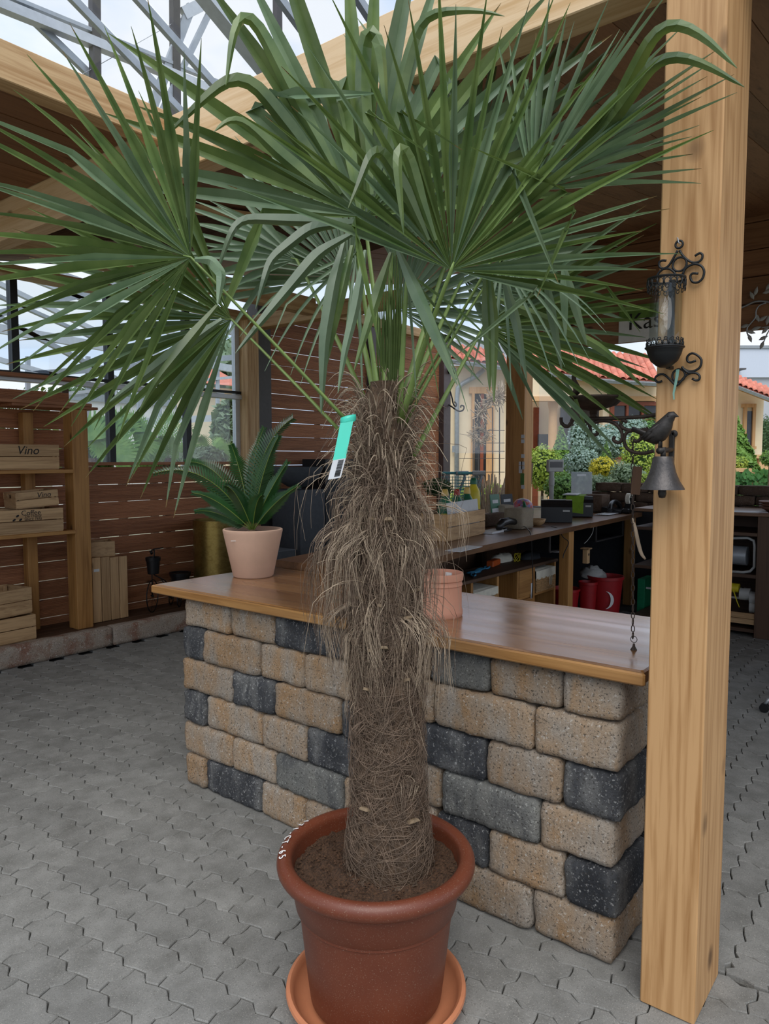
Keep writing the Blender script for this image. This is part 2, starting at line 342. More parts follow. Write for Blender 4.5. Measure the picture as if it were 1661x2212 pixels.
# outdoors
M['stucco'] = plain('cream_stucco', (.80, .66, .455), .9, var=.04, scale=5, bmp=.05)
M['stucco2'] = plain('orange_stucco', (.66, .40, .20), .9, var=.05)
M['tile'] = plain('roof_tile', (.60, .20, .135), .7, var=.15, scale=9, rnd=.16)
M['zinc'] = plain('zinc', (.30, .33, .35), .5, .4)
M['doorwood'] = wood('oak_trim', (.60, .34, .15), (.47, .24, .09), 2, knots=False)
M['mahog'] = plain('mahogany', (.24, .055, .02), .5)
M['darkglass'] = plain('dark_glass', (.035, .035, .04), .12, var=.4, scale=3)
M['shed'] = plain('pale_cladding', (.55, .60, .70), .6, var=.02)
M['shed2'] = plain('grey_cladding', (.42, .44, .48), .6, var=.02)
M['twig'] = plain('dry_twig', (.42, .33, .24), .85, var=.25)
for nm, a, b in (('g_conifer', (.10, .22, .035), (.20, .36, .06)), ('g_blue', (.22, .34, .30), (.36, .48, .43)), ('g_gold', (.52, .46, .02), (.72, .62, .05)),
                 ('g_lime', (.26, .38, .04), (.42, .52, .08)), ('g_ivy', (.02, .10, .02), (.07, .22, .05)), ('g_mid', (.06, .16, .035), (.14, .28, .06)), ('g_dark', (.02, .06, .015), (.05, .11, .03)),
                 ('g_fan', (.10, .26, .06), (.22, .40, .10)), ('g_grey', (.16, .24, .15), (.26, .35, .22))):
    M[nm] = leafmat(nm, a, b, rough=.6, trans=.15, rnd=.05)
# ================================================================== STRUCTURE
def struct(o): o['kind'] = 'structure'; return o
def vnoise(P, seed, freq):
    r = np.random.default_rng(seed); h = np.zeros(len(P))
    for k in range(7):
        d = r.normal(size=3)*freq*(1+.6*k); h += np.sin(P @ d + r.uniform(0, 6.28))/(1+.45*k)
    return h/2.6
def block(c, half, rad, amp, res, seed, name, mat, parent, freq=28, flat_top=False, skew=0.0):
    """rounded, rough stone block"""
    c, half = np.array(c, float), np.array(half, float); n = [max(2, int(round(2*h/res))) for h in half]
    key = {}; V = []; F = []
    def vid(p):
        k = tuple(np.round(p, 4))
        if k not in key: key[k] = len(V); V.append(p)
        return key[k]
    for ax in range(3):
        o = [i for i in range(3) if i != ax]
        for sg in (-1, 1):
            for i in range(n[o[0]]):
                for j in range(n[o[1]]):
                    q = []
                    for di, dj in ((0, 0), (1, 0), (1, 1), (0, 1)):
                        p = np.zeros(3); p[ax] = sg*half[ax]; p[o[0]] = -half[o[0]]+2*half[o[0]]*(i+di)/n[o[0]]; p[o[1]] = -half[o[1]]+2*half[o[1]]*(j+dj)/n[o[1]]
                        q.append(vid(p))
                    if (sg > 0) == (ax == 1): q = q[::-1]
                    F.append(tuple(q))
    P = np.array(V); inner = np.clip(P, -half+rad, half-rad); d = P-inner; ln = np.linalg.norm(d, axis=1, keepdims=True); nd = np.where(ln > 1e-6, d/np.maximum(ln, 1e-6), 0)
    P = inner+nd*np.minimum(ln, rad)
    nr = unit_rows(P/half)
    amt = vnoise(P+c, seed, freq)*amp + vnoise(P+c*3, seed+5, freq*3)*amp*.45
    P = P+nr*amt[:, None]
    me = bpy.data.meshes.new(name); me.from_pydata([tuple(p) for p in P], [], F); me.materials.append(mat); me.shade_smooth(); me.update()
    return linkobj(name, me, parent, c)
def unit_rows(a): return a/np.maximum(np.linalg.norm(a, axis=1, keepdims=True), 1e-9)
def proj(p):
    v = np.array(p, float)-CAMP; z = v @ FW; return (CX+FPX*(v @ RT)/z, CY-FPX*(v @ UP)/z, z) if z > .05 else (-9999, -9999, -1)

# ---- paved floor: every stone interlocking, bone shaped
floor = struct(MB().box(-3, 9.5, -4, 6.6, -.06, -.02).build('floor', M['joint']))
PW, PL = .122, .2365
def zx(t):
    t = t % (PL/2); return float(np.interp(t, [0, .030, .040, .070, .080, PL/2], [0, .007, .009, -.013, -.015, 0]))
def wy(u): return float(np.interp(u, [0, .012, .040, .072, .10, PW], [0, .004, .012, -.008, -.006, 0]))
def paver_mesh(mat):
    pts = []; ts = [0, .030, .040, .070, .080]
    for h in (0, PL/2):
        for t in ts: pts.append((zx(t), -(h+t)))
    for u in (0, .012, .040, .072, .10): pts.append((u, -PL+wy(u)))
    for h in (PL, PL/2):
        for t in ts: tt = h-t; pts.append((PW+zx(tt), -tt))
    for u in (PW, .10, .072, .040, .012): pts.append((u, wy(u)))
    a = np.array(pts)-np.array([PW/2, -PL/2]); n = len(a); sc = np.array([1-.0036/PW, 1-.0036/PL]); sc2 = np.array([1-.0085/PW, 1-.0085/PL])
    v = [(x, y, -.03) for x, y in a*sc]+[(x, y, -.0035) for x, y in a*sc]+[(x, y, 0) for x, y in a*sc2]
    f = [tuple(range(2*n, 3*n))]+[(r*n+i, r*n+(i+1) % n, (r+1)*n+(i+1) % n, (r+1)*n+i) for r in (0, 1) for i in range(n)]
    return v, f
pv, pf = paver_mesh(None); pme = bpy.data.meshes.new('paver'); pme.from_pydata(pv, [], pf); pme.materials.append(M['paver']); pme.update()
cand = []
for i in range(-28, 40):           # long side towards the slatted wall
    for j in range(-24, 20):
        x = 1.22+(i+.5)*PW; y = 2.181-(.11825 if i % 2 == 0 else 0)+(j-.5)*PL
        if -2.4 < x < 6.0 and -3 < y < 5.57 and not (x > 2.33 and y < 3.0): cand.append((x, y, 0.0))
for i in range(-30, 22):           # turned a quarter behind the post
    for j in range(0, 22):
        x = 2.335+(j+.5)*PL+(.11825 if i % 2 else 0); y = .50+(i+.5)*PW
        if y < 2.95 and x < 7.4 and y > -3: cand.append((x, y, math.pi/2))
def show(c):
    a = proj((c[0], c[1], 0))
    vis = -40 < a[0] < 1700 and -40 < a[1] < 2260
    if c[0] > 2.12 and c[2] == 0 and a[0] > 400: vis = False
    if c[2] and a[0] < 1540: vis = False
    return a[2] if vis else 99+abs(a[2])
cand.sort(key=show)
for k, c in enumerate(cand[:300]):
    tl = (random.uniform(-.004, .004), random.uniform(-.004, .004), c[2])
    linkobj('paving_stone', pme, floor, (c[0], c[1], random.uniform(-.001, .001)), rot=tl)
pva = np.array(pv); rest = MB(); allv = []; allf = []
halves = [(2.335+PL/4, .50+(i+.5)*PW, math.pi/2, .5) for i in range(-30, 21) if i % 2]
for k, c in enumerate(cand[300:]+halves):
    Vv = (pva*[1, c[3] if len(c) > 3 else 1, 1]) @ Rz(c[2]).T + np.array([c[0], c[1], random.uniform(-.0008, .0008)]); b = k*len(pva); allv.append(Vv); allf.extend(tuple(q+b for q in f) for f in pf)
me = bpy.data.meshes.new('paving_stones'); me.from_pydata(np.vstack(allv).tolist(), [], allf); me.materials.append(M['paver']); me.update()
linkobj('paving_stones', me, floor)['kind'] = 'stuff'

# ---- stone counter
counter = thing('stone_counter', 'counter wall of tan and charcoal split stones under the brown worktop', 'counter', (2.3, 1.85, 0))
CZ = [0, .155, .308, .465, .62, .775, .908]; t, d, g = 'stone_tan', 'stone_dark', 'stone_grey'
YR, YL = .775, 2.92
def yb(px, c):  # pixel column of a joint -> place along the wall
    z = (CZ[c]+CZ[c+1])/2; lo, hi = 1200, 2150
    p = None
    for y in range(lo, hi, 2):
        q = onX(px, y, 2.13)
        if p is not None and q[2] <= z: return q[1]
        p = q
    return p[1]
rows = [([444, 563, 658, 760, 870, 980, 1147], [t, d, t, t, d, t, t, t]),
        ([500, 595, 740, 850, 940, 1052, 1216], [t, t, g, t, t, d, t, d]),
        ([443, 564, 660, 775, 860, 952, 1162], [d, t, t, d, t, t, g, t]),
        ([501, 590, 733, 790, 905, 1048, 1212], [t, d, t, d, t, d, t, d]),
        ([438, 558, 655, 790, 936, 1152], [d, t, t, t, t, t, t]),
        ([492, 590, 733, 830, 925, 1053, 1210], [t, t, d, t, t, g, t, t])]
sd = 0
for c, (bs, ms) in enumerate(rows):
    ys = [YL+random.uniform(-.015, .01)]+[yb(b, c) for b in bs]+[YR+random.uniform(-.012, .012)]
    for i in range(len(ys)-1):
        y1, y0 = ys[i], ys[i+1]; sd += 3; dep = .11 if i < len(ys)-2 else .15
        fx = 2.128+random.uniform(-.006, .008)
        block((fx+dep, (y0+y1)/2, (CZ[c]+CZ[c+1])/2), (dep, (y1-y0)/2-.002, (CZ[c+1]-CZ[c])/2-.0015), .02, .0055, .022, sd, 'stone', M[ms[i]], counter)
    for k, mm in enumerate(([t, d, t], [d, t, t])[c % 2]):   # the narrow end towards the post
        x0 = 2.43+.125*k+(.03 if c % 2 else 0); sd += 3
        block((x0+.06, YR+.07, (CZ[c]+CZ[c+1])/2), (.06, .085+random.uniform(-.01, .005), (CZ[c+1]-CZ[c])/2-.0015), .018, .006, .03, sd, 'stone', M[mm if random.random() < .6 else t], counter)
    block((2.55, YL-.09, (CZ[c]+CZ[c+1])/2), (.24, .10, (CZ[c+1]-CZ[c])/2-.0015), .018, .006, .04, sd+1, 'stone', M[(t, d)[c % 2]], counter)
MB().box(2.26, 2.78, .88, 2.80, 0, .905).build('core', M['charcoal'], counter)  # added dark fill, keeps light from passing between the stones
top = thing('counter_worktop', 'long varnished brown wooden worktop on the stone counter', 'worktop', (2.48, 1.9, .915))
MB().box(2.112, 2.868, .70, 3.10, .916, .9605, .006).build('board', M['topwood'], top)
MB().box(2.094, 2.112, .692, 3.115, .918, .957, .005).build('edge_strip', M['topedge'], top)
MB().box(2.112, 2.868, 3.10, 3.118, .918, .957, .005).build('edge_strip', M['topedge'], top)

# ---- posts and beams
post = MB().box(2.05, 2.31, .515, .667, 0, 3.30, .004).build('wooden_post', M['post'])
tag(post, 'tall square pine post carrying the lantern and the bird bell', 'post')
def beam(label, x0, x1, y0, y1, z0, z1, mat, bev=.004):
    return tag(MB().box(x0, x1, y0, y1, z0, z1, bev).build('roof_beam', M[mat]), label, 'beam')
beam('pale glued beam crossing overhead behind the palm crown, edge of the roof', 2.15, 2.27, .667, 6.12, 2.907, 3.165, 'beam_d2')
beam('pale glued roof beam on the far side of the lantern post', 2.15, 2.27, -3, .515, 2.907, 3.165, 'beam_d2')
beam('pine beam at upper left running below the glass roof to the palm', -2.2, 2.15, 3.0, 3.10, 3.052, 3.205, 'pine_x')
beam('wooden purlin under the dark ceiling, above the left palm fronds', -2.2, 5.28, 5.0, 5.12, 2.975, 3.13, 'pine_x')
beam('wooden lintel directly above the greenhouse window', -2.2, 5.33, 6.04, 6.22, 3.055, 3.13, 'pine_x')
zt = onX(560, 712, 5.5)[2]
beam('short pine tie beam above the slatted screen', 5.42, 5.56, 3.6, 6.08, zt, zt+.145, 'pine_y')
tag(MB().bar((2.3, 3.93, 3.065), (7.9, 3.93, 3.065+5.6*.145), .06, .05).build('roof_batten', M['pine_x']), 'pine strip along the edge of the reed mat on the ceiling', 'beam')
beam('pine beam across the top of the slatted screen', 5.7, 9.4, 6.12, 6.24, 3.30, 3.42, 'pine_x')

# ---- ceiling of planks, and a solid deck added above so no light leaks between them
ceiling = struct(thing('ceiling', None, None, (4, 2, 3.3)))
SLP = .145
def zc(x): return 3.085+max(0, x-2.15)*SLP
MB().add([(2.28, -3.2, zc(2.28)+.03), (8.2, -3.2, zc(8.2)+.03), (8.2, 6.4, zc(8.2)+.03), (2.28, 6.4, zc(2.28)+.03), (2.28, -3.2, zc(2.28)+.06), (8.2, -3.2, zc(8.2)+.06), (8.2, 6.4, zc(8.2)+.06), (2.28, 6.4, zc(2.28)+.06)],
         [(3, 2, 1, 0), (4, 5, 6, 7), (0, 1, 5, 4), (1, 2, 6, 5), (2, 3, 7, 6), (3, 0, 4, 7)]).build('solid_deck', M['charcoal'], ceiling)
MB().box(-2.2, 2.27, 3.11, 6.4, 3.165, 3.195).build('solid_deck', M['charcoal'], ceiling)
cb = MB().hexa([(0, 0, 0), (5.92, 0, 5.92*SLP), (5.92, .186, 5.92*SLP), (0, .186, 0), (0, 0, .025), (5.92, 0, 5.92*SLP+.025), (5.92, .186, 5.92*SLP+.025), (0, .186, .025)]).mesh('ceiling_board', M['ceil_x'])
y = -3.1
while y < 6.15: linkobj('ceiling_board', cb, ceiling, (2.275, y, zc(2.275)+random.uniform(0, .004))); y += .190
cb2 = MB().box(0, 4.34, 0, .186, 0, .025).mesh('ceiling_board', M['ceil_x']); y = 3.105
while y < 6.15: linkobj('ceiling_board', cb2, ceiling, (-2.2, y, 3.135+random.uniform(0, .004))); y += .190
# reed mat hung below the ceiling
rv = MB()
for k in range(230):
    x = 2.45+k*.0125+random.uniform(-.003, .003); r = random.uniform(.0028, .0048)
    rv.loft([(x+.03, 3.98, zc(x)-.03), (x, 4.4, zc(x)-.07), (x-.02, 4.98, zc(x)-.05)], r, 4, cap=False)
tag(rv.build('reed_mat', M['dark_y']), 'dark brown reed mat hung under the ceiling', 'reed mat', kind='stuff')

# ---- slatted timber wall along the far side
YS = 6.2; PIT = .1633
wall = struct(thing('wall_back', None, None, (5, YS, .13)))
def board_mesh(L):
    n = 12; h = PIT-.0045; prof = [(0.022, 0)]
    for k in range(n):
        a = h*k/n; prof += [(.0035, a+.001), (0, a+.0035), (0, a+h/n-.0035), (.0035, a+h/n-.001)]
    prof += [(0.022, h)]; m = len(prof); v = [(0, y_, z_) for y_, z_ in prof]+[(L, y_, z_) for y_, z_ in prof]
    f = [(i, (i+1) % m, m+(i+1) % m, m+i) for i in range(m)]+[tuple(range(m)), tuple(range(2*m-1, m-1, -1))]
    return v, f
za = onY(400, 1042, YS)[2]; za -= PIT*int((za-.15)/PIT)
def boards(x0, x1, zlo, zhi):
    v, f = board_mesh(x1-x0); me = bpy.data.meshes.new('wall_board'); me.from_pydata(v, [], f); me.materials.append(M['slat_x']); me.update(); z = za+.004-2*PIT
    while z+PIT < zhi:
        if z > zlo-.13: linkobj('wall_board', me, wall, (x0, YS, z+random.uniform(-.0015, .0015)))
        z += PIT
boards(-2.0, 1.42, .13, 2.24); boards(1.43, 3.386, .13, 2.24); boards(3.39, 5.33, .13, 1.53); boards(5.70, 7.50, .13, 3.32); boards(7.64, 9.20, .13, 3.32)
for x in (-.2, 1.42, 2.4, 3.37, 4.4, 6.6, 8.4): MB().box(x-.03, x+.03, YS+.024, YS+.07, .13, 1.5 if x < 5.4 and x > 3.38 else 2.2).build('batten', M['dark_z'], wall)
tag(MB().box(5.33, 5.49, 6.06, 6.24, .13, 3.06, .004).build('window_post', M['pine_z']), 'pine post at the right end of the greenhouse window', 'post')
tag(MB().box(5.50, 5.69, 6.08, 6.26, .13, 3.30, .003).build('steel_post', M['anthracite']), 'dark steel post beside the window, left of the slatted screen', 'post')
tag(MB().box(7.51, 7.63, 6.14, 6.26, .13, 3.30, .003).build('steel_post', M['brown_metal']), 'dark steel post in the middle of the slatted screen behind the trunk', 'post')
tag(MB().box(9.21, 9.40, 6.12, 6.26, 0, 3.42, .003).build('steel_post', M['brown_metal']), 'brown steel post at the right end of the slatted screen', 'post')
tag(MB().box(-2.0, 3.42, 6.06, 6.26, 2.245, 2.275, .003).build('wall_cap_board', M['slat_x']), 'board capping the slatted wall above the crate shelf', 'board')

# ---- window in the slatted wall
win = struct(thing('window_1', None, None, (4.3, YS, 1.52)))
MB().box(3.39, 5.33, 6.15, 6.29, 1.515, 1.545, .004).build('window_sill', M['slat_x'], win)
for x in (2.93, 3.79, 4.645): MB().box(x-.03, x+.03, YS-.02, YS+.05, 1.545 if x > 3.3 else 2.275, 3.055).build('mullion', M['blackmetal'], win)
MB().box(5.27, 5.33, YS-.005, YS+.05, 1.545, 3.055).build('mullion', M['alu'], win)
MB().box(-2.0, 5.33, YS-.04, YS+.03, 2.215, 2.262, .004).build('window_rail', M['alu'], win)
MB().box(-2.0, 5.33, YS-.03, YS+.03, 2.275, 2.30).build('window_rail', M['blackmetal'], win)
xs = [-2.0, 2.9, 3.76, 4.615, 5.27]
for i in range(4):
    MB().box(xs[i]+.06, xs[i+1], YS+.012, YS+.018, 2.30, 3.055).build('pane', M['pane'], win)
    if i > 0: MB().box(max(xs[i]+.06, 3.40), xs[i+1], YS+.012, YS+.018, 1.545, 2.215).build('pane', M['pane'], win)

# ---- deck and kerb
deck = struct(thing('floor_deck', None, None, (4, 5.95, .1)))
for k in range(5): MB().box(-2.0, 9.2, 5.668+k*.118, 5.668+k*.118+.114, .10, .130, .003).build('deck_board', M['dark_x'], deck)
MB().box(-2.0, 9.2, 5.69, 6.24, 0, .10).build('deck_base', M['charcoal'], deck)
kerb = thing('kerb', 'low reddish stone kerb along the wooden deck', 'kerb', (3.4, 5.6, 0)); x = -.52
for k in range(9): block((x+.485, 5.61, .082), (.483, .06, .082), .014, .004, .035, 400+k, 'kerb_stone', M['kerb'], kerb); x += .97

# ---- plank wall above the far opening
XF = 8.0
hw = struct(thing('wall_far', None, None, (XF, 1.5, 2.8))); zb = onX(1390, 737, XF)[2]
for k in range(5): MB().box(XF, XF+.04, -3, 4.42, zb+k*.262, zb+k*.262+.254, .004).build('wall_board', M['ceil_y'], hw)
MB().box(XF+.04, XF+.08, -3, 4.42, zb+.01, zb+1.3).build('backing', M['charcoal'], hw)
pa, pb = onX(1092, 1000, XF)[1], onX(1132, 1000, XF)[1]
tag(MB().box(XF-.01, XF+.20, pb, pa, 0, zb, .004).build('corner_post', M['oldpine_z']), 'stained corner post behind the desk with small stickers on it', 'post')

# ---- greenhouse: gable frame and glass roof seen at the upper left
YG = 6.9
gh = thing('greenhouse_roof', 'metal frame of the glass roof at the upper left', 'greenhouse', (3, YG, 3.3))
def gp(x, y): return onY(x, y, YG)
def gbar(a, b, w, h, mat, nm='glazing_bar'): MB().bar(gp(*a), gp(*b), h, w).build(nm, M[mat], gh)
def ext(a, b, k): a, b = np.array(a, float), np.array(b, float); return tuple(a-(b-a)*k), tuple(b+(b-a)*k)
gbar((-420, -160), (800, 335), .09, .10, 'alu', 'purlin'); gbar((-420, -185), (800, 312), .035, .06, 'steel', 'purlin')
for px_ in (205, 378, -30, 600):
    MB().bar(gp(px_+2, 330), gp(px_-3, -260), .075, .09, upv=(1, 0, 0)).build('frame_post', M['anthracite'], gh)
gbar((322, 250), (412, 15), .10, .04, 'steel', 'brace'); gbar((345, 250), (468, -5), .06, .04, 'steel', 'brace'); gbar((395, 30), (480, -12), .12, .06, 'alu', 'brace')
# sloping roof, falling towards the far end of the building
TS = .49
def roofz(x): return 6.9-(x-1.0)*TS
for k in range(9):
    y_ = 2.0+k*.62; big = k in (5,)
    MB().bar((-.6, y_, roofz(-.6)), (6.9, y_, roofz(6.9)), .14 if big else .05, .08 if big else .07).build('rafter', M['alu' if big else 'steel'], gh)
for x in (.2, 2.6, 5.0): MB().box(x-.03, x+.03, 1.6, 7.2, roofz(x)-.10, roofz(x)-.04).build('purlin', M['steel'], gh)
for k in range(8): MB().hexa([(-.6, 2.03+k*.62, roofz(-.6)+.045), (6.9, 2.03+k*.62, roofz(6.9)+.045), (6.9, 2.59+k*.62, roofz(6.9)+.045), (-.6, 2.59+k*.62, roofz(-.6)+.045),
                              (-.6, 2.03+k*.62, roofz(-.6)+.051), (6.9, 2.03+k*.62, roofz(6.9)+.051), (6.9, 2.59+k*.62, roofz(6.9)+.051), (-.6, 2.59+k*.62, roofz(-.6)+.051)]).build('pane', M['glass'], gh)
wire = MB(); wire.loft([gp(170, 165), gp(480, -10)], .003, 4); wire.build('tension_wire', M['steel'], gh)
# ================================================================== THE PALM IN ITS POT
PC = np.array([1.594, 1.286, 0.0])
sau = thing('plant_saucer', 'round orange plastic saucer under the large palm pot', 'saucer', PC)
MB().lathe([(.0, .004), (.20, .004), (.225, .012), (.240, .034), (.244, .046), (.252, .052), (.262, .048), (.264, .040), (.252, .030), (.236, .004), (.20, 0.0), (0, 0.0)], 64, PC).build('dish', M['saucer'], sau, 40)
pot = thing('plant_pot', 'large red-brown plastic pot holding the tall palm', 'pot', PC+[0, 0, .006])
prof = [(.0, .012), (.184, .012), (.192, .022), (.197, .06), (.222, .285), (.2275, .290), (.2275, .298), (.2335, .304), (.246, .372), (.252, .398)]
MB().lathe(prof, 72, PC, cap=False).build('body', M['pot'], pot, 35)
rim = [(.250, .395)]+[(.263+.0235*math.cos(a), .424+.026*math.sin(a)) for a in np.linspace(-1.9, 2.6, 16)]+[(.241, .425), (.236, .36), (.20, .34)]
MB().lathe(rim, 72, PC, cap=False).build('rim', M['pot'], pot, 50)
for k, ch in enumerate('171-CT-65'):      # marker writing along the left of the rim
    a = math.radians(124)-k*.085+(.0 if k < 4 else -.05); a = math.atan2(-RT[1], -RT[0])-.62+k*.10
    c = PC+np.array([math.cos(a)*.270, math.sin(a)*.270, .4495]); rad = np.array([math.cos(a), math.sin(a), 0]); tang = np.array([-math.sin(a), math.cos(a), 0])
    nrm = unit(rad*.35+np.array([0, 0, .94])); upt = unit(np.cross(nrm, tang))
    text('marker_writing', ch, M['whiteink'], pot, basis(tang, upt, nrm), c+nrm*.002, .030, .0006)
# soil
n = 46; sv = []; sf = []
for i in range(n+1):
    r = .238*i/n
    for j in range(96):
        a = 2*math.pi*j/96; sv.append((PC[0]+r*math.cos(a), PC[1]+r*math.sin(a), .392))
sv = np.array(sv); sv[:, 2] += vnoise(sv, 3, 40)*.008+vnoise(sv, 9, 130)*.007+RNG.normal(0, .002, len(sv))
sf = [(i*96+j, i*96+(j+1) % 96, (i+1)*96+(j+1) % 96, (i+1)*96+j) for i in range(n) for j in range(96)]
soil = linkobj('potting_soil', npmesh('potting_soil', sv, sf, M['soil'], True)); tag(soil, 'brown crumbly soil in the large palm pot', 'soil', kind='stuff')
cr = MB()
for k in range(900):
    a, r = random.uniform(0, 6.28), .232*math.sqrt(random.random()); s_ = random.uniform(.0015, .0065); p = PC+np.array([r*math.cos(a), r*math.sin(a), .395+random.uniform(-.002, .004)])
    cr.add(p+np.array([(s_, 0, 0), (-s_, s_*.4, 0), (0, -s_, .2*s_), (0, 0, s_*1.2)]), [(0, 1, 3), (1, 2, 3), (2, 0, 3), (0, 2, 1)])
cr.build('soil_crumbs', M['soil'], soil)['kind'] = 'stuff'

palm = thing('windmill_palm', 'tall fan palm with hairy brown trunk and wide green fronds', 'palm', PC+[0, 0, .39])
TB, TT = onD(838, 1800, 2.14), onD(830, 940, 2.12); TB[2] = .385; TT[2] = 1.69
def tr(z): k = (z-TB[2])/(TT[2]-TB[2]); return TB+(TT-TB)*k+np.array([.006*math.sin(5*z), .006*math.cos(4*z), 0])
def trr(z): return float(np.interp(z, [.38, .45, .6, .8, 1.0, 1.2, 1.4, 1.5, 1.6, 1.7, 1.80], [.120, .115, .100, .094, .094, .094, .086, .076, .070, .060, .04]))
tv = []; zs = np.linspace(.38, 1.80, 80)
for z in zs:
    c = tr(z)
    for j in range(40): a = 2*math.pi*j/40; tv.append((c[0]+trr(z)*math.cos(a), c[1]+trr(z)*math.sin(a), z))
tv = np.array(tv); hh = vnoise(tv, 21, 26)*.010+vnoise(tv, 22, 70)*.005; cen = np.array([tr(z) for z in zs]).repeat(40, 0)
dr = tv-cen; dr[:, 2] = 0; tv += unit_rows(dr)*hh[:, None]
tf = [(i*40+j, i*40+(j+1) % 40, (i+1)*40+(j+1) % 40, (i+1)*40+j) for i in range(79) for j in range(40)]
linkobj('trunk', npmesh('trunk', tv, tf, M['bark'], True), palm)
TOW = math.atan2(-FW[1], -FW[0])          # side of the trunk that looks at us
for (px, py, s_) in ((757, 1305, 1), (822, 1318, .8), (800, 1342, .8), (884, 1346, 1.2), (830, 1407, 1.2), (803, 1416, .7), (925, 1290, 1.3), (800, 1132, .9), (838, 1133, 1.3), (766, 1126, .8), (775, 1765, 1.4), (905, 1790, 1.6), (790, 1500, .8), (880, 1480, .8)):
    p = onD(px, py, 2.03); c = tr(p[2]); o = unit([p[0]-c[0], p[1]-c[1], 0]); q = c+o*(trr(p[2])-.015); w = .009*s_
    sd_ = np.cross(o, [0, 0, 1]); e = q+o*.038+np.array([0, 0, .016])
    MB().hexa([q-sd_*w*1.2-[0, 0, .006], q+sd_*w*1.2-[0, 0, .006], q+sd_*w*1.2+[0, 0, .008], q-sd_*w*1.2+[0, 0, .008], e-sd_*w-[0, 0, .003], e+sd_*w-[0, 0, .003], e+sd_*w*.6+[0, 0, .005], e-sd_*w*.6+[0, 0, .005]]).build('cut_stub', M['stub'], palm)
# fibres
def strands(name, paths, rads, mat, parent, sides=3):
    V = []; Fc = []; b = 0
    for P, r in zip(paths, rads):
        P = np.asarray(P); m = len(P); t = unit_rows(np.gradient(P, axis=0)); ref = np.array([.31, .52, .79]); a = unit_rows(np.cross(t, ref)); bb = np.cross(t, a)
        rr = r*np.interp(np.linspace(0, 1, m), [0, .6, 1], [1, .9, .35])
        ring = np.stack([P+(a*math.cos(2*math.pi*k/sides)+bb*math.sin(2*math.pi*k/sides))*rr[:, None] for k in range(sides)], 1).reshape(-1, 3)
        V.append(ring); i = np.arange(m-1)[:, None]*sides; k = np.arange(sides)[None, :]; k2 = (k+1) % sides
        Fc.append(np.stack([i+k, i+k2, i+sides+k2, i+sides+k], -1).reshape(-1, 4)+b); b += m*sides
    o = linkobj(name, npmesh(name, np.vstack(V), np.vstack(Fc), mat, True), parent); o['kind'] = 'stuff'; return o
rg = RNG; wrap = []; wr = []
for k in range(3400):                     # matting wound round the trunk
    z0 = rg.uniform(.40, 1.62); a0 = TOW+rg.uniform(-2.0, 2.0); da = rg.normal(0, .75); dz = rg.normal(-.01, .05)+(abs(rg.normal(0, .10)) if rg.random() < .35 else 0)*-1
    u = np.linspace(0, 1, 7); z = z0+dz*u+.012*np.sin(u*3+rg.uniform(0, 6)); z = np.clip(z, .392, 1.7); a = a0+da*u; off = rg.uniform(.002, .013)+.010*np.sin(u*math.pi)*rg.random()
    R_ = np.array([trr(q) for q in z])+off; cc_ = np.array([tr(q) for q in z])
    wrap.append(np.stack([cc_[:, 0]+R_*np.cos(a), cc_[:, 1]+R_*np.sin(a), z], 1)); wr.append(rg.uniform(.00045, .0010))
strands('fibre_matting', wrap, wr, M['fibre'], palm)
hang = []; hr = []; lt = []; ltr = []
def tuft(px, py, nst, length, spread, lift, col=None, ang=.5):
    p0 = onD(px, py, 2.05); z0 = p0[2]; c = tr(z0); ac = math.atan2(p0[1]-c[1], p0[0]-c[0]); per = 1 if nst < 5 else 9; m = 9; u = np.linspace(0, 1, m)
    for k in range(max(1, nst//per)):
        zz = z0+rg.normal(0, .020); a = ac+rg.normal(0, ang*.55); c = tr(zz); L = length*rg.uniform(.5, 1.15); sp = spread*rg.uniform(.3, 1.3); sw = rg.normal(0, .12)*L; ph = rg.uniform(0, 6.28, 2); pale = rg.random() < .30
        for j in range(per):
            aj = a+rg.normal(0, .10); o = np.array([math.cos(aj), math.sin(aj), 0]); tn = np.array([-o[1], o[0], 0]); q = c+o*(trr(zz)-.004)+[0, 0, rg.normal(0, .006)]; Lj = L*rg.uniform(.8, 1.08); spj = sp+rg.normal(0, .008)
            o2 = np.array([math.cos(a), math.sin(a), 0])
            P = q+np.outer(np.minimum(u*2.2, 1)**.8*spj+.015*np.sin(u*5+ph[0])*u, o2)+np.outer(sw*u**2+.008*np.sin(u*7+ph[1])+rg.normal(0, .006)*u, tn)+np.outer(lift*u*(1-u)*2-Lj*np.maximum(u-.12, 0)**1.35, [0, 0, 1])
            if pale or rg.random() < .08: lt.append(P); ltr.append(rg.uniform(.0005, .0011))
            else: hang.append(P); hr.append(rg.uniform(.0005, .0010))
for a in ((745, 1075, 90, .24, .09, .05), (770, 1060, 70, .20, .06, .05), (880, 1080, 90, .22, .07, .04), (815, 1085, 90, .22, .03, .03), (905, 1120, 60, .22, .12, .05),
          (728, 1165, 190, .33, .10, .05), (765, 1150, 150, .34, .06, .04), (815, 1165, 130, .28, .03, .03), (865, 1165, 130, .30, .035, .03), (900, 1180, 110, .26, .07, .05),
          (745, 1330, 110, .22, .07, .04), (790, 1340, 150, .27, .022, .03), (840, 1345, 150, .29, .018, .02), (890, 1350, 130, .26, .022, .03), (918, 1345, 130, .25, .085, .04),
          (770, 1420, 80, .22, .022, .03), (830, 1430, 90, .25, .016, .02), (890, 1440, 80, .2, .02, .02), (770, 1520, 40, .15, .03, .02), (850, 1560, 60, .18, .014, .02), (895, 1610, 40, .18, .016, .02),
          (790, 1640, 30, .14, .012, .02), (880, 1700, 40, .14, .012, .02)): tuft(*a)
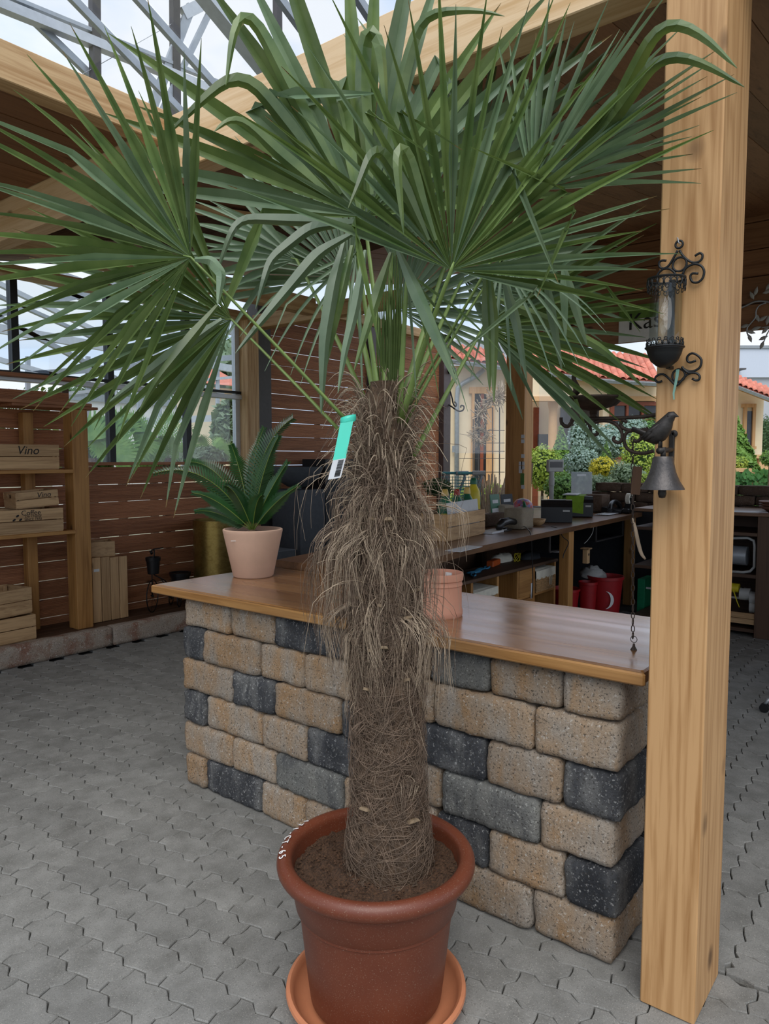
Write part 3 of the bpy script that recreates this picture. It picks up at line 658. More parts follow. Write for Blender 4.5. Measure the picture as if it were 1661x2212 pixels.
for k in range(260):                      # loose wisps
    tuft(rg.uniform(735, 925), rg.uniform(960, 1350), 1, rg.uniform(.15, .34), rg.uniform(.06, .16), .08, ang=1.2)
strands('hanging_fibre', hang, hr, M['fibre'], palm); strands('pale_hanging_fibre', lt, ltr, M['fibre_lt'], palm)
cu = []; cur = []; cu2 = []; cur2 = []
for k in range(520):                      # dry curls round the crown
    z0 = rg.uniform(1.47, 1.74); a = TOW+rg.uniform(-2.2, 2.2); c = tr(z0); o = np.array([math.cos(a), math.sin(a), 0]); tn = np.array([-o[1], o[0], 0]); L = rg.uniform(.06, .2)
    u = np.linspace(0, 1, 10); cl = rg.uniform(.2, 1.0); q = c+o*trr(min(z0, 1.7))*.95
    P = q+np.outer(L*(.25*u+cl*.45*u**2), o)+np.outer(L*(1.05*u-cl*1.25*u**3), [0, 0, 1])+np.outer(rg.normal(0, .25)*L*u**2, tn)
    if rg.random() < .3: cu2.append(P); cur2.append(rg.uniform(.0012, .0030))
    else: cu.append(P); cur.append(rg.uniform(.0006, .0016))
strands('crown_fibre', cu, cur, M['fibre'], palm); strands('pale_crown_fibre', cu2, cur2, M['fibre_lt'], palm)

# fronds: a stem and a fan of folded leaflets
DOWN = np.array([0, 0, -1.0]); TS_ = np.array([0, .03, .12, .27, .44, .56, .68, .79, .89, .96, 1.0]); FANV = []; FANF = []; FANT = []
def leaflet(hub, d, n, L, dth, split, droop, kink, fold=.55, flatw=1.0, seed=0):
    P = np.array(hub, float); d = unit(d); nn = unit(n-d*(n @ d)); V = []; prev = 0.0; kd = None; tw = rg.normal(0, .18)
    ws = split*L*math.tan(dth/2)*1.02
    for i, t_ in enumerate(TS_):
        st = (t_-prev)*L; prev = t_
        if i:
            dd = d
            if t_ > .45: dd = unit(d+DOWN*droop*(t_-.45)*2.2)
            if kink is not None and t_ > kink[0]: dd = unit(kink[1])
            P = P+dd*st; nn2 = unit(nn-dd*(nn @ dd))
        else: dd = d; nn2 = nn
        if kink is not None and t_ > kink[0]: nn2 = unit(np.cross(np.cross(dd, nn)+1e-3, dd)); nn2 = unit(nn-dd*(nn @ dd)+1e-6)
        r = t_*L
        if t_ <= split: w = r*math.tan(dth/2)*1.02
        else: q = (t_-split)/(1-split); w = ws*flatw*(1+.12*math.sin(q*2.2))*(1-q**1.45)+.0005
        sv_ = unit(np.cross(nn2, dd)); ang = tw*max(0, t_-split)*2; sv_, nm = sv_*math.cos(ang)+nn2*math.sin(ang), nn2*math.cos(ang)-sv_*math.sin(ang)
        h = w*fold
        V += [P-sv_*w+nm*h, P-nm*h*.6, P+sv_*w+nm*h]
    F = []
    for i in range(len(TS_)-1):
        b = i*3; F += [(b, b+1, b+4, b+3), (b+1, b+2, b+5, b+4)]
    return np.array(V), F
def frond(hub, dep, phi, tilt, roll, half, nseg, L, base, bdep, mat='leaf', single=True, droop=.12, split=.44, kinks=None, pk=.0, cup=.12, sag=0.0, bulge=None, lenf=None, fold=.6, wide=1.0):
    H = onD(hub[0], hub[1], dep); a = math.radians(phi); r_, u_ = RT, UP
    ax = r_*math.cos(a)+u_*math.sin(a); sd_ = r_*math.sin(a)-u_*math.cos(a); t_ = math.radians(tilt); ro = math.radians(roll)
    ax2 = ax*math.cos(t_)-FW*math.sin(t_); nr = np.cross(sd_, ax2); s2 = sd_*math.cos(ro)+nr*math.sin(ro); nr = unit(np.cross(s2, ax2))
    B = onD(base[0], base[1], bdep); mid = (B+H)/2+np.array([0, 0, .03])*(1 if bulge is None else bulge)
    us = np.linspace(0, 1, 9); path = [B*(1-q)**2+2*mid*q*(1-q)+H*q*q for q in us]; path.append(H+ax2*.02)
    fr = MB().loft(path, [(.0055-.0022*q, .0115-.0055*q) for q in us]+[(.002, .003)], 8).build('frond', M['petiole'], palm, True, org=B)
    dth = 2*math.radians(half)/nseg
    for i in range(nseg):
        th = -math.radians(half)+(i+.5)*dth+rg.normal(0, .012); deg = math.degrees(th)
        d = s2*math.sin(th)+ax2*math.cos(th)+nr*(cup*abs(math.sin(th))+rg.normal(0, .045))
        Ls = L*(.80+.20*math.cos(th*.8))*rg.uniform(.84, 1.06)*(1 if lenf is None else lenf(deg))
        kk = None
        if kinks and i in kinks: tk, kx, ky, kz = kinks[i]; kk = (tk, r_*kx+u_*ky-FW*kz)
        elif rg.random() < pk: kk = (rg.uniform(.52, .8), unit(unit(d)*.45+DOWN*rg.uniform(.6, 1.2)-FW*rg.uniform(-.2, .5)))
        V, F = leaflet(H, d+sag*DOWN*abs(math.sin(th))*.5, nr, Ls, dth, split, droop*rg.uniform(.3, 1.9), kk, fold, wide)
        if single:
            me = bpy.data.meshes.new('leaflet'); me.from_pydata((V-H).tolist(), [], F); me.materials.append(M['leaf_sheen' if mat == 'leaf' and rg.random() < .35 else mat]); me.materials.append(M['leaf_tip'])
            if rg.random() < .55: me.polygons[-1].material_index = me.polygons[-2].material_index = 1
            me.update(); linkobj('leaflet', me, fr, H)
        else:
            b = sum(len(x) for x in FANV); FANV.append(V); FANF.append(np.array(F)+b)
    return fr
# the fronds nearest to us, leaflet by leaflet
fA = frond((975, 583), 1.84, 72, 8, 0, 90, 36, .69, (868, 905), 2.04, 'leaf', True, .08, kinks={1: (.55, .2, -1, .2), 22: (.60, -.55, -.8, .1), 25: (.58, -.9, .3, .2), 27: (.62, -.4, -.9, .2), 8: (.74, .8, -.6, .1), 10: (.78, .8, -.55, .1), 35: (.5, -.7, -.6, .2)}, pk=.03, fold=1.0, wide=.66, lenf=lambda g: .84 if g > 45 else 1.0)
fB = frond((412, 556), 1.93, 168, 4, -6, 84, 29, .64, (752, 912), 2.03, 'leaf', True, .10, kinks={19: (.6, -.9, .35, .1)}, pk=.03, bulge=.2, cup=.05, fold=.9, wide=.62, lenf=lambda g: 1.14 if g > 15 else 1.0)
fC = frond((787, 468), 2.22, 94, 4, 0, 92, 25, .90, (842, 915), 2.10, 'leaf', True, .06, kinks={11: (.50, .15, -1, .25), 7: (.60, .9, -.05, .1), 6: (.62, .95, .05, .1)}, pk=.08, bulge=.0, fold=.45, wide=.95)
fD = frond((500, 690), 2.14, 180, -6, 8, 74, 26, .70, (738, 935), 2.09, 'leaf', True, .12, pk=.12, bulge=.2, fold=.7, wide=.8)
fE = frond((1150, 412), 2.06, 48, 20, 30, 60, 26, .53, (862, 915), 2.14, 'leaf_sheen', True, .05, pk=.03, bulge=.3, fold=.9, wide=.9)
fF = frond((1045, 705), 2.34, -4, -4, 0, 44, 20, .64, (893, 985), 2.10, 'leaf', True, .08, pk=.05, bulge=.3, fold=.7)
frond((880, 590), 1.98, -64, 14, 0, 26, 5, .40, (862, 915), 2.08, 'leaf', True, .3, pk=.0, bulge=1, wide=.5, split=.2)
# the ones behind, joined
frond((752, 600), 2.60, 132, -10, 0, 60, 26, .74, (822, 920), 2.2, 'leaf_b', False, .08, pk=.06)
frond((1010, 430), 2.62, 70, -8, 0, 60, 20, .80, (850, 925), 2.2, 'leaf_b', False, .06, pk=.05)
frond((860, 668), 2.45, 28, -8, 0, 70, 24, .42, (848, 930), 2.2, 'leaf', False, .12, pk=.05)
frond((770, 545), 2.18, -118, 12, 0, 34, 8, .46, (826, 920), 2.1, 'leaf', False, .35, pk=.05, wide=.6, split=.25)
frond((1085, 560), 2.10, -66, 12, 0, 44, 10, .38, (872, 920), 2.1, 'leaf', False, .35, pk=.05, wide=.6, split=.25)
frond((1000, 600), 2.5, -20, -6, 0, 46, 14, .62, (860, 920), 2.15, 'leaf', False, .15, pk=.05)
frond((640, 560), 2.50, 165, -8, 0, 40, 7, .40, (815, 925), 2.2, 'leaf', False, .15, pk=.15, wide=.7)
frond((845, 560), 2.35, 80, 0, 0, 40, 9, .50, (835, 925), 2.16, 'leaf', False, .10, pk=.12)
def blade(fr, pts, w, mat='leaf'):
    """one long leaflet with a hand-placed bend"""
    P = np.array([onD(*p) for p in pts]); C_ = np.array(curve0(P, 22)); n_ = len(C_); t_ = unit_rows(np.gradient(C_, axis=0)); V = []
    for i in range(n_):
        vw = unit(C_[i]-CAMP); s_ = np.cross(t_[i], vw); s_ = unit(s_+FW*.25) if np.linalg.norm(s_) > .05 else RT; nb = np.cross(s_, t_[i]); q_ = i/(n_-1); ww = w/2*min(1, .35+q_*2.2)*(1-max(0, q_-.35)**1.6*1.75 if q_ < .99 else .03); ww = max(ww, .0006)
        V += [C_[i]-s_*ww+nb*ww*.5, C_[i]-nb*ww*.25, C_[i]+s_*ww+nb*ww*.5]
    F = [f_ for i in range(n_-1) for f_ in ((i*3, i*3+1, i*3+4, i*3+3), (i*3+1, i*3+2, i*3+5, i*3+4))]; o = P[0]
    me = bpy.data.meshes.new('leaflet'); me.from_pydata((np.array(V)-o).tolist(), [], F); me.materials.append(M[mat]); me.update(); linkobj('leaflet', me, fr, o)
def curve0(P, n):
    d = np.r_[0, np.cumsum(np.linalg.norm(np.diff(P, axis=0), axis=1))]; u = np.linspace(0, d[-1], n); Q = np.stack([np.interp(u, d, P[:, k]) for k in range(3)], 1)
    for _ in range(2): Q[1:-1] = (Q[:-2]+2*Q[1:-1]+Q[2:])/4
    return Q
def D3(d, *ps): return [(x, y, d+dd) for x, y, dd in ps]
for fr_, w_, mt, pts in ((fC, .034, 'leaf_sheen', D3(2.18, (774, 480, 0), (640, 477, -.05), (520, 472, -.08), (500, 500, -.1), (467, 592, -.1))), (fC, .034, 'leaf_sheen', D3(2.16, (770, 482, 0), (672, 491, -.05), (585, 560, -.1), (572, 600, -.12), (552, 668, -.12))),
        (fC, .036, 'leaf_sheen', D3(2.10, (770, 500, 0), (690, 545, -.05), (560, 700, -.1), (508, 764, -.12))), (fC, .046, 'leaf', D3(2.2, (740, 400, 0), (640, 220, -.05), (560, 60, -.1), (532, 20, -.12), (508, 50, -.14), (488, 184, -.14))), (fC, .046, 'leaf', D3(2.2, (735, 420, 0), (620, 270, -.06), (545, 175, -.1), (500, 165, -.12), (440, 215, -.13), (362, 290, -.13))),
        (fC, .042, 'leaf', D3(2.2, (720, 430, 0), (600, 330, -.06), (530, 262, -.1), (495, 256, -.12), (462, 285, -.13))), (fC, .05, 'leaf', D3(2.16, (800, 420, 0), (780, 200, 0), (785, 70, -.02), (800, 52, -.05), (822, 80, -.07), (838, 280, -.05))), (fC, .04, 'leaf', D3(2.15, (830, 380, 0), (870, 160, 0), (905, 45, -.02), (930, 25, -.05), (1035, 20, -.1), (1090, 35, -.1))),
        (fA, .030, 'leaf', D3(1.80, (940, 520, 0), (905, 420, -.04), (880, 330, -.08), (865, 312, -.1), (858, 350, -.12), (872, 505, -.1))), (fA, .032, 'leaf', D3(1.80, (925, 520, 0), (870, 400, -.05), (822, 322, -.08), (800, 335, -.12), (775, 400, -.14), (752, 450, -.14))),
        (fE, .040, 'leaf', D3(2.05, (1200, 380, 0), (1330, 230, -.10), (1410, 70, -.30), (1455, 42, -.36), (1520, 75, -.40), (1592, 147, -.45))), (fE, .038, 'leaf', D3(2.05, (1210, 400, 0), (1330, 250, -.10), (1410, 135, -.30), (1460, 116, -.36), (1530, 140, -.40), (1608, 188, -.45))),
        (fC, .040, 'leaf_sheen', D3(2.12, (745, 520, 0), (722, 610, -.03), (702, 730, -.05), (694, 895, -.06))), (fC, .036, 'leaf', D3(2.14, (762, 530, 0), (735, 640, -.02), (716, 720, -.03), (692, 838, -.04))), (fC, .030, 'leaf_sheen', D3(2.08, (790, 540, 0), (770, 660, -.03), (745, 760, -.05), (730, 850, -.06))), (fA, .036, 'leaf_sheen', D3(1.90, (860, 540, 0), (905, 640, -.03), (950, 745, -.05), (988, 832, -.05))),
        (fA, .030, 'leaf', D3(1.94, (845, 545, 0), (815, 640, -.02), (790, 720, -.03), (765, 800, -.03))), (fA, .028, 'leaf', D3(1.98, (1048, 588, 0), (1054, 700, 0), (1058, 845, 0))), (fA, .028, 'leaf', D3(1.98, (1058, 588, 0), (1068, 700, 0), (1067, 868, 0))), (fA, .028, 'leaf_sheen', D3(2.0, (1085, 590, 0), (1115, 690, 0), (1138, 822, 0))), (fE, .028, 'leaf_sheen', D3(2.1, (1178, 590, 0), (1195, 690, 0), (1214, 800, 0))), (fE, .028, 'leaf_sheen', D3(2.1, (1222, 582, 0), (1243, 660, 0), (1268, 746, 0))), (fE, .024, 'leaf_sheen', D3(2.1, (1216, 582, 0), (1220, 650, 0), (1222, 732, 0))),
        (fF, .034, 'leaf', D3(2.2, (1060, 640, 0), (1180, 690, -.05), (1300, 750, -.1), (1392, 838, -.12))), (fB, .030, 'leaf_sheen', D3(1.9, (420, 560, 0), (455, 560, -.02), (480, 590, -.04), (470, 660, -.05))), (fD, .030, 'leaf', D3(2.0, (470, 660, 0), (340, 820, -.05), (300, 890, -.06))), (fD, .034, 'leaf_sheen', D3(2.05, (480, 690, 0), (380, 760, -.05), (232, 872, -.08)))): blade(fr_, pts, w_, mt)
fm = npmesh('leaflets_behind', np.vstack(FANV), np.vstack(FANF), M['leaf_b']); linkobj('leaflets_behind', fm, palm)['kind'] = 'stuff'
sp = MB()
for k, (px, hgt, dx) in enumerate(((838, .46, 0), (846, .52, 6), (828, .40, -6), (852, .44, 10))):
    b_ = onD(px, 900, 2.12); e_ = onD(px+dx, 900-hgt*745, 2.14); v_ = unit(e_-b_); w_ = .020
    for j in range(5):
        o_ = (j-2)*w_*.42; sp.add([b_+RT*o_*.6, b_+RT*(o_*.6+w_*.2)-FW*.004, e_+RT*o_*.25+UP*.004*j, b_*.45+e_*.55+RT*(o_+w_*.3)-FW*.006, b_*.45+e_*.55+RT*o_], [(0, 1, 3, 4), (4, 3, 2)])
sp.build('spear_leaf', M['leaf'], palm)
# price tag looped round the left frond stem
tg = thing('plant_tag', 'turquoise price tag with a barcode hanging from a palm stem', 'tag', onD(738, 1000, 1.96))
P0, P1, P2 = onD(749, 912, 1.965), onD(733, 992, 1.955), onD(722, 1034, 1.955); wv = unit(RT*.97+UP*.16)*.0175
def strip(a, b, nm, mat, off=0.0, w=1.0):
    a, b = a-FW*off, b-FW*off; k = FW*.0012; MB().hexa([a-wv*w, a+wv*w, b+wv*w, b-wv*w, a-wv*w+k, a+wv*w+k, b+wv*w+k, b-wv*w+k]).build(nm, M[mat], tg)
strip(P0, P1, 'tag_strip', 'teal'); strip(P1, P2, 'barcode_label', 'paper')
tb = MB(); ctr = onD(752, 906, 1.99); tb.lathe([(.021, -.008), (.022, 0), (.021, .008), (.0195, .008), (.0205, 0), (.0195, -.008)], 20, (0, 0, 0), cap=False)
tb.v = [tuple(ctr+RT*v[0]*1.0+UP*(v[2]+v[0]*.25)+FW*v[1]) for v in tb.v]; tb.build('tag_loop', M['teal'], tg, True)
for k in range(17):
    u0 = k/17; a = P1*(1-u0)*.86+P2*u0*.86+(P1*.14 if 0 else (P1+P2)/2*.14); L_ = unit(P2-P1)*random.choice((.0006, .0010, .0016))
    c_ = a-FW*.0006; MB().hexa([c_-wv*.1-L_, c_+wv*.75-L_, c_+wv*.75+L_, c_-wv*.1+L_, c_-wv*.1-L_-FW*.0004, c_+wv*.75-L_-FW*.0004, c_+wv*.75+L_-FW*.0004, c_-wv*.1+L_-FW*.0004]).build('barcode_bar', M['ink'], tg)
# ================================================================== THINGS ON THE LEFT, ON THE COUNTER AND ON THE POST
# ---- crate shelf
shelf = thing('crate_shelf', 'rustic wooden shelf with square posts holding old crates', 'shelf', (2.2, 5.98, .13))
zt = onY(170, 884, 5.815)[2]
MB().box(3.195, 3.335, 5.815, 5.96, .13, zt, .004).build('post', M['oldpine_z'], shelf)
MB().box(1.05, 1.19, 5.815, 5.96, .13, zt, .004).build('post', M['oldpine_z'], shelf)
for x in (1.05, 2.93): MB().box(x, x+.085, 6.10, 6.185, .13, zt-.03, .003).build('rear_post', M['oldpine_z'], shelf)
MB().box(.9, 3.36, 5.78, 6.19, zt+.022, zt+.05, .003).build('top_board', M['slat_x'], shelf)
MB().box(2.7, 3.42, 5.79, 6.0, zt, zt+.022, .003).build('cap_board', M['slat_x'], shelf)
z2, z3 = onY(140, 1014, 5.83)[2], onY(150, 1146, 5.80)[2]
for z in (z2, z3): MB().box(.95, 3.193, 5.80, 6.19, z-.03, z, .003).build('shelf_board', M['oldpine_x'], shelf)

def crate(label, c, sx, sy, h, rot=0.0, rows=2, tilt=0.0, hole=True, mat=None, group='old fruit crates on the left', gap=.006, upright=False):
    """open wooden crate: slatted long sides, solid ends with a hand hole, corner blocks, bottom boards"""
    th = thing('wooden_crate', label, 'crate', c, group); R = Rz(rot) @ Ry(tilt); mx, my, mz = ('crate_x', 'crate_y', 'crate_z')
    if upright: R = Rz(rot) @ upright
    def pc(nm, x0, x1, y0, y1, z0, z1, m): return MB(R, c).box(x0, x1, y0, y1, z0, z1, .0015).build(nm, M[m], th)
    hh = h/rows
    for sg in (-1, 1):
        for k in range(rows): pc('side_slat', -sx/2, sx/2, sg*(sy/2)-.006, sg*(sy/2)+.006, k*hh+.004, (k+1)*hh-gap+.004, mx)
        x = sg*(sx/2-.008); y0, y1 = -sy/2+.007, sy/2-.007
        if hole:
            a, z0, z1 = .045, h*.62, h*.62+.03
            MB(R, c).box(x-.007, x+.007, y0, y1, .004, z0).box(x-.007, x+.007, y0, y1, z1, h-.002).box(x-.007, x+.007, y0, -a, z0, z1).box(x-.007, x+.007, a, y1, z0, z1).build('end_board', M[my], th)
        else: pc('end_board', x-.007, x+.007, y0, y1, .004, h-.002, my)
        for s2 in (-1, 1): pc('corner_block', x-sg*.03-.012, x-sg*.03+.012, s2*(sy/2-.02)-.012, s2*(sy/2-.02)+.012, .006, h-.01, mz)
    n = max(3, int(sy/.075)); w = sy/n
    for k in range(n): pc('bottom_slat', -sx/2, sx/2, -sy/2+k*w+.003, -sy/2+(k+1)*w-.003, -.005, .004, mx)
    return th, R, np.array(c, float)
def ctext(cr_, s, x, z, size, sy, shear=.25, mat='ink'):
    th, R, c = cr_; T = c+R @ np.array([x, -sy/2-.0075, z]); return text('printed_word', s, M[mat], th, R @ B_SIDE, T, size, .0005, shear=shear)
p = onY(128, 1009, 5.83); xr = p[0]
a = onY(20, 1009, 5.83)[0]; hv = onY(128, 962, 5.83)[2]-z2
k1 = crate('crate printed Vino alone on the upper shelf', (xr-.29, 5.96, z2+.006), .58, .26, hv)
ctext(k1, 'Vino', onY(59, 976, 5.83)[0]-k1[2][0], hv*.74, .095, .26)
xr = onY(137, 1140, 5.81)[0]; hc = onY(135, 1096, 5.81)[2]-z3-.006
k2 = crate('crate printed Coffee on the middle shelf under a tilted crate', (xr-.29, 5.95, z3+.006), .58, .28, hc)
cx_ = onY(61, 1113, 5.81)[0]-k2[2][0]
ctext(k2, 'Coffee', cx_+.02, hc*.84, .058, .28, .0); ctext(k2, 'Das Original', cx_+.035, hc*.70, .026, .28, .3); ctext(k2, 'SINCE 1970', cx_+.035, hc*.57, .028, .28, 0)
for dx, dz in ((-.115, .58), (-.088, .74), (-.065, .58)):   # coffee beans beside the word
    th, R, c = k2; q = c+np.array([cx_+dx, -.148, hc*dz])
    MB().loft([q+[-.0125, 0, -.008], q+[-.006, 0, -.004], q+[.006, 0, .004], q+[.0125, 0, .008]], [(.001, .001), (.0075, .001), (.0075, .001), (.001, .001)], 8, upv=(0, 0, 1)).build('bean_print', M['ink'], th)
k3 = crate('small crate printed Vino tilted on top of the coffee crate', (onY(75, 1082, 5.9)[0], 5.95, z3+hc+.024), .33, .27, .125, rot=-.12, tilt=-.07)
ctext(k3, 'Vino', .05, .088, .06, .27)
zf = .132
k4 = crate('low crate at the bottom left lying directly on the deck', (onY(58, 1385, 5.75)[0]-.20, 5.91, zf+.006), .56, .30, .20, rot=.06)
k5 = crate('crate stacked on the bottom left crate, slightly turned', (onY(55, 1330, 5.75)[0]-.22, 5.91, zf+.218), .56, .30, .205, rot=.16)
# right of the shelf: upright slatted crate, a small one on top
px0, px1 = onY(200, 1300, 5.93)[0], onY(277, 1300, 5.93)[0]
up_ = thing('slatted_crate', 'tall slatted crate standing on end right of the shelf post', 'crate', ((px0+px1)/2, 6.04, zf)); hz = onY(240, 1202, 5.93)[2]; wS = (px1-px0)/4
for k in range(4): MB().box(px0+k*wS+.004, px0+(k+1)*wS-.004, 5.925, 5.94, zf+.002, hz+random.uniform(-.01, .006), .002).build('slat', M['crate_z'], up_)
for z in (zf+.01, hz-.05): MB().box(px0, px1, 5.94, 6.15, z, z+.03, .002).build('end_board', M['crate_x'], up_)
for x in (px0+.004, px1-.02): MB().box(x, x+.016, 5.95, 6.14, zf+.04, hz-.05, .002).build('side_board', M['crate_z'], up_)
MB().box(px0+.016, px0+.068, 5.9228, 5.9245, hz-.12, hz-.095).build('sticker', M['white'], up_)
k6 = crate('small crate lying on the upright slatted crate', ((px0+px1)/2-.04, 6.02, hz+.012), .22, .20, .13, rot=-.35, rows=1, hole=False)

# ---- tricycle plant holder on the deck
o_ = onZ(331, 1316, .13); o_[1] = 5.93; bx, by = onY(330, 1316, 5.93)[0], 5.93
tri = thing('tricycle_planter', 'small black metal tricycle planter with a pot on the handlebar', 'planter', (bx, by, .13))
def wheel(c, R, nm, dirv):
    m = MB(); pts = [np.array(c)+R*(np.array(dirv)*math.cos(a)+np.array([0, 0, 1])*math.sin(a)) for a in np.linspace(0, 2*math.pi, 29)]; m.loft(pts, .005, 6, cap=False)
    for k in range(6): a = k*math.pi/3+.3; m.loft([np.array(c), np.array(c)+R*(np.array(dirv)*math.cos(a)+np.array([0, 0, 1])*math.sin(a))], .002, 4)
    m.loft([np.array(c)-np.array([0, .02, 0]), np.array(c)+np.array([0, .02, 0])], .008, 8); return m.build(nm, M['blackmetal'], tri, True)
wd = unit((.75, .55, 0)); wc = np.array([bx, by, .13+.158]); wheel(wc, .152, 'front_wheel', wd)
rc = wc+np.array([.30, .06, -.085]); wheel(rc+[0, -.06, 0], .066, 'rear_wheel', wd); wheel(rc+[.02, .10, 0], .066, 'rear_wheel', wd)
m = MB(); m.loft([wc, wc+[0, 0, .20], wc+[.03, 0, .33]], .006, 6).loft([wc+[.02, 0, .2], wc+[.16, .02, .12], rc+[0, .02, .03]], .006, 6).loft([wc+[.10, 0, .14], wc+[.2, .03, .05], wc+[.34, .05, .02]], .005, 6); m.build('frame', M['blackmetal'], tri, True)
m = MB(); m.loft([wc+[-.02, 0, .42], wc+[.03, 0, .44], wc+[.14, .02, .44]], .006, 6).loft([wc+[.0, 0, .40], wc+[-.02, -.03, .42]], .012, 8).loft([wc+[.03, 0, .33], wc+[.03, 0, .44]], .006, 6); m.build('handlebar', M['blackmetal'], tri, True)
bp_ = [(.0, 0), (.052, 0), (.062, .12), (.068, .122), (.070, .155), (.064, .155), (.058, .14), (.0, .135)]
MB().lathe(bp_, 24, wc+[-.005, -.03, .215]).build('front_pot', M['blackp'], tri, 40)
MB().lathe([(r*1.5, z*1.0) for r, z in bp_], 24, rc+[.08, .03, .10]).build('rear_pot', M['blackp'], tri, 40)

# ---- planters in front of the screen
gx = onZ(470, 1245, .13); gc = onY(472, 1200, 5.85)
cyl = thing('brass_planter', 'tall round brushed brass planter behind the small cycad', 'planter', (gc[0], 5.85, .13)); zt = onY(470, 1122, 5.85)[2]; rg_ = (onY(525, 1200, 5.85)[0]-onY(420, 1200, 5.85)[0])*.40
MB().lathe([(0, .0), (rg_, 0), (rg_, zt-.13), (rg_-.012, zt-.13), (rg_-.012, zt-.33), (0, zt-.33)], 48, (gc[0], 5.85, .13)).build('cylinder', M['brass'], cyl, 40)
def pedestal(label, x0, x1, y0, y1, z1, mat, hole=True):
    th = thing('pedestal_planter', label, 'planter', ((x0+x1)/2, (y0+y1)/2, .13)); w = .025
    MB().box(x0, x1, y0, y0+w, .13, z1).box(x0, x1, y1-w, y1, .13, z1).box(x0, x0+w, y0+w, y1-w, .13, z1).box(x1-w, x1, y0+w, y1-w, .13, z1).build('shell', M[mat], th)
    MB().box(x0+w, x1-w, y0+w, y1-w, .13, z1-.006).build('inner_fill', M['charcoal'], th); return th
xa, xb, zp = onY(648, 1100, 5.55)[0], onY(699, 1100, 5.55)[0], onY(648, 1059, 5.55)[2]
pedestal('slate grey square column planter carrying the dark bowl', xa, xb+.02, 5.55, 5.98, zp, 'slate')
bw = thing('planter_bowl', 'dark round fibre clay bowl standing on the grey column', 'bowl', ((xa+xb)/2-.02, 5.76, zp)); bc = ((xa+xb)/2-.02, 5.76, zp)
rb = (onY(697, 1010, 5.76)[0]-onY(603, 1010, 5.76)[0])*.42; hb = onY(650, 1009, 5.55)[2]-zp
MB().lathe([(0, .012), (.05, 0), (.05, .02), (.10, .03), (rb*.80, hb*.45), (rb*.96, hb*.8), (rb, hb), (rb-.014, hb), (rb*.8, hb*.5), (.08, .05), (0, .045)], 48, bc).build('bowl', M['slate'], bw, 40)
xa, xb, zp = onY(703, 1040, 5.75)[0], onY(790, 1040, 5.75)[0], onY(715, 992, 5.75)[2]
pedestal('tall charcoal column planter half hidden behind the trunk', xa, xb, 5.75, 6.12, zp, 'charcoal')
c_ = onY(605, 1215, 5.4); MB().box(c_[0]-.22, c_[0]+.10, 5.4, 5.66, .16 if 0 else 0.0, onY(600, 1188, 5.4)[2]-.0, .006)
tag(MB().box(c_[0]-.22, c_[0]+.09, 5.26, 5.54, 0, onY(600, 1190, 5.3)[2], .006).build('planter_box', M['slate']), 'low grey planter box beside the pink pot', 'planter')

# ---- pots on the worktop
ZT = .9605
q = onZ(541, 1250, ZT); q0 = q+np.array([FW[0], FW[1], 0])*.085; q0[2] = ZT
pk_ = thing('clay_pot', 'tapered pale pink clay pot with a cycad on the worktop', 'pot', q0); sc_ = (1580/ (np.dot(q0-CAMP, FW)))
rt_, rb_ = 63.5/sc_, 43.0/sc_; hp = 1.0
for _ in range(3): hp = 103/sc_
MB().lathe([(0, 0), (rb_*.93, 0), (rb_, .006), (rt_*.985, hp-.02), (rt_, hp-.012), (rt_, hp-.003), (rt_-.004, hp), (rt_-.010, hp), (rt_-.014, hp-.02), (rt_*.85, hp*.7), (0, hp*.7)], 56, q0).build('pot_body', M['clay_pink'], pk_, 40)
c_ = q0-np.array([FW[0], FW[1], 0])*(rt_*.925)-RT*.075+np.array([0, 0, hp*.80]); MB(basis(RT, (0, 0, 1), -unit([FW[0], FW[1], 0])), c_+unit([FW[0], FW[1], 0])*.012).box(-.014, .014, -.0015, .0015, -.001, .001).build('maker_stamp', M['white'], pk_)
tag(MB().lathe([(0, .012), (rt_*.5, .008), (rt_*.84, 0), (rt_*.84, -.02), (0, -.02)], 32, q0+[0, 0, hp*.72+.02]).build('cycad_soil', M['soil']), 'dark soil inside the pink clay pot', 'soil', kind='stuff')
cyc = thing('cycad', 'small dark green cycad with feathery fronds in the pink pot', 'cycad', q0+[0, 0, hp*.74])
MB().lathe([(0, 0), (.03, 0), (.036, .03), (.028, .055), (0, .065)], 16, q0+[0, 0, hp*.73]).build('stem', M['bark'], cyc, True)
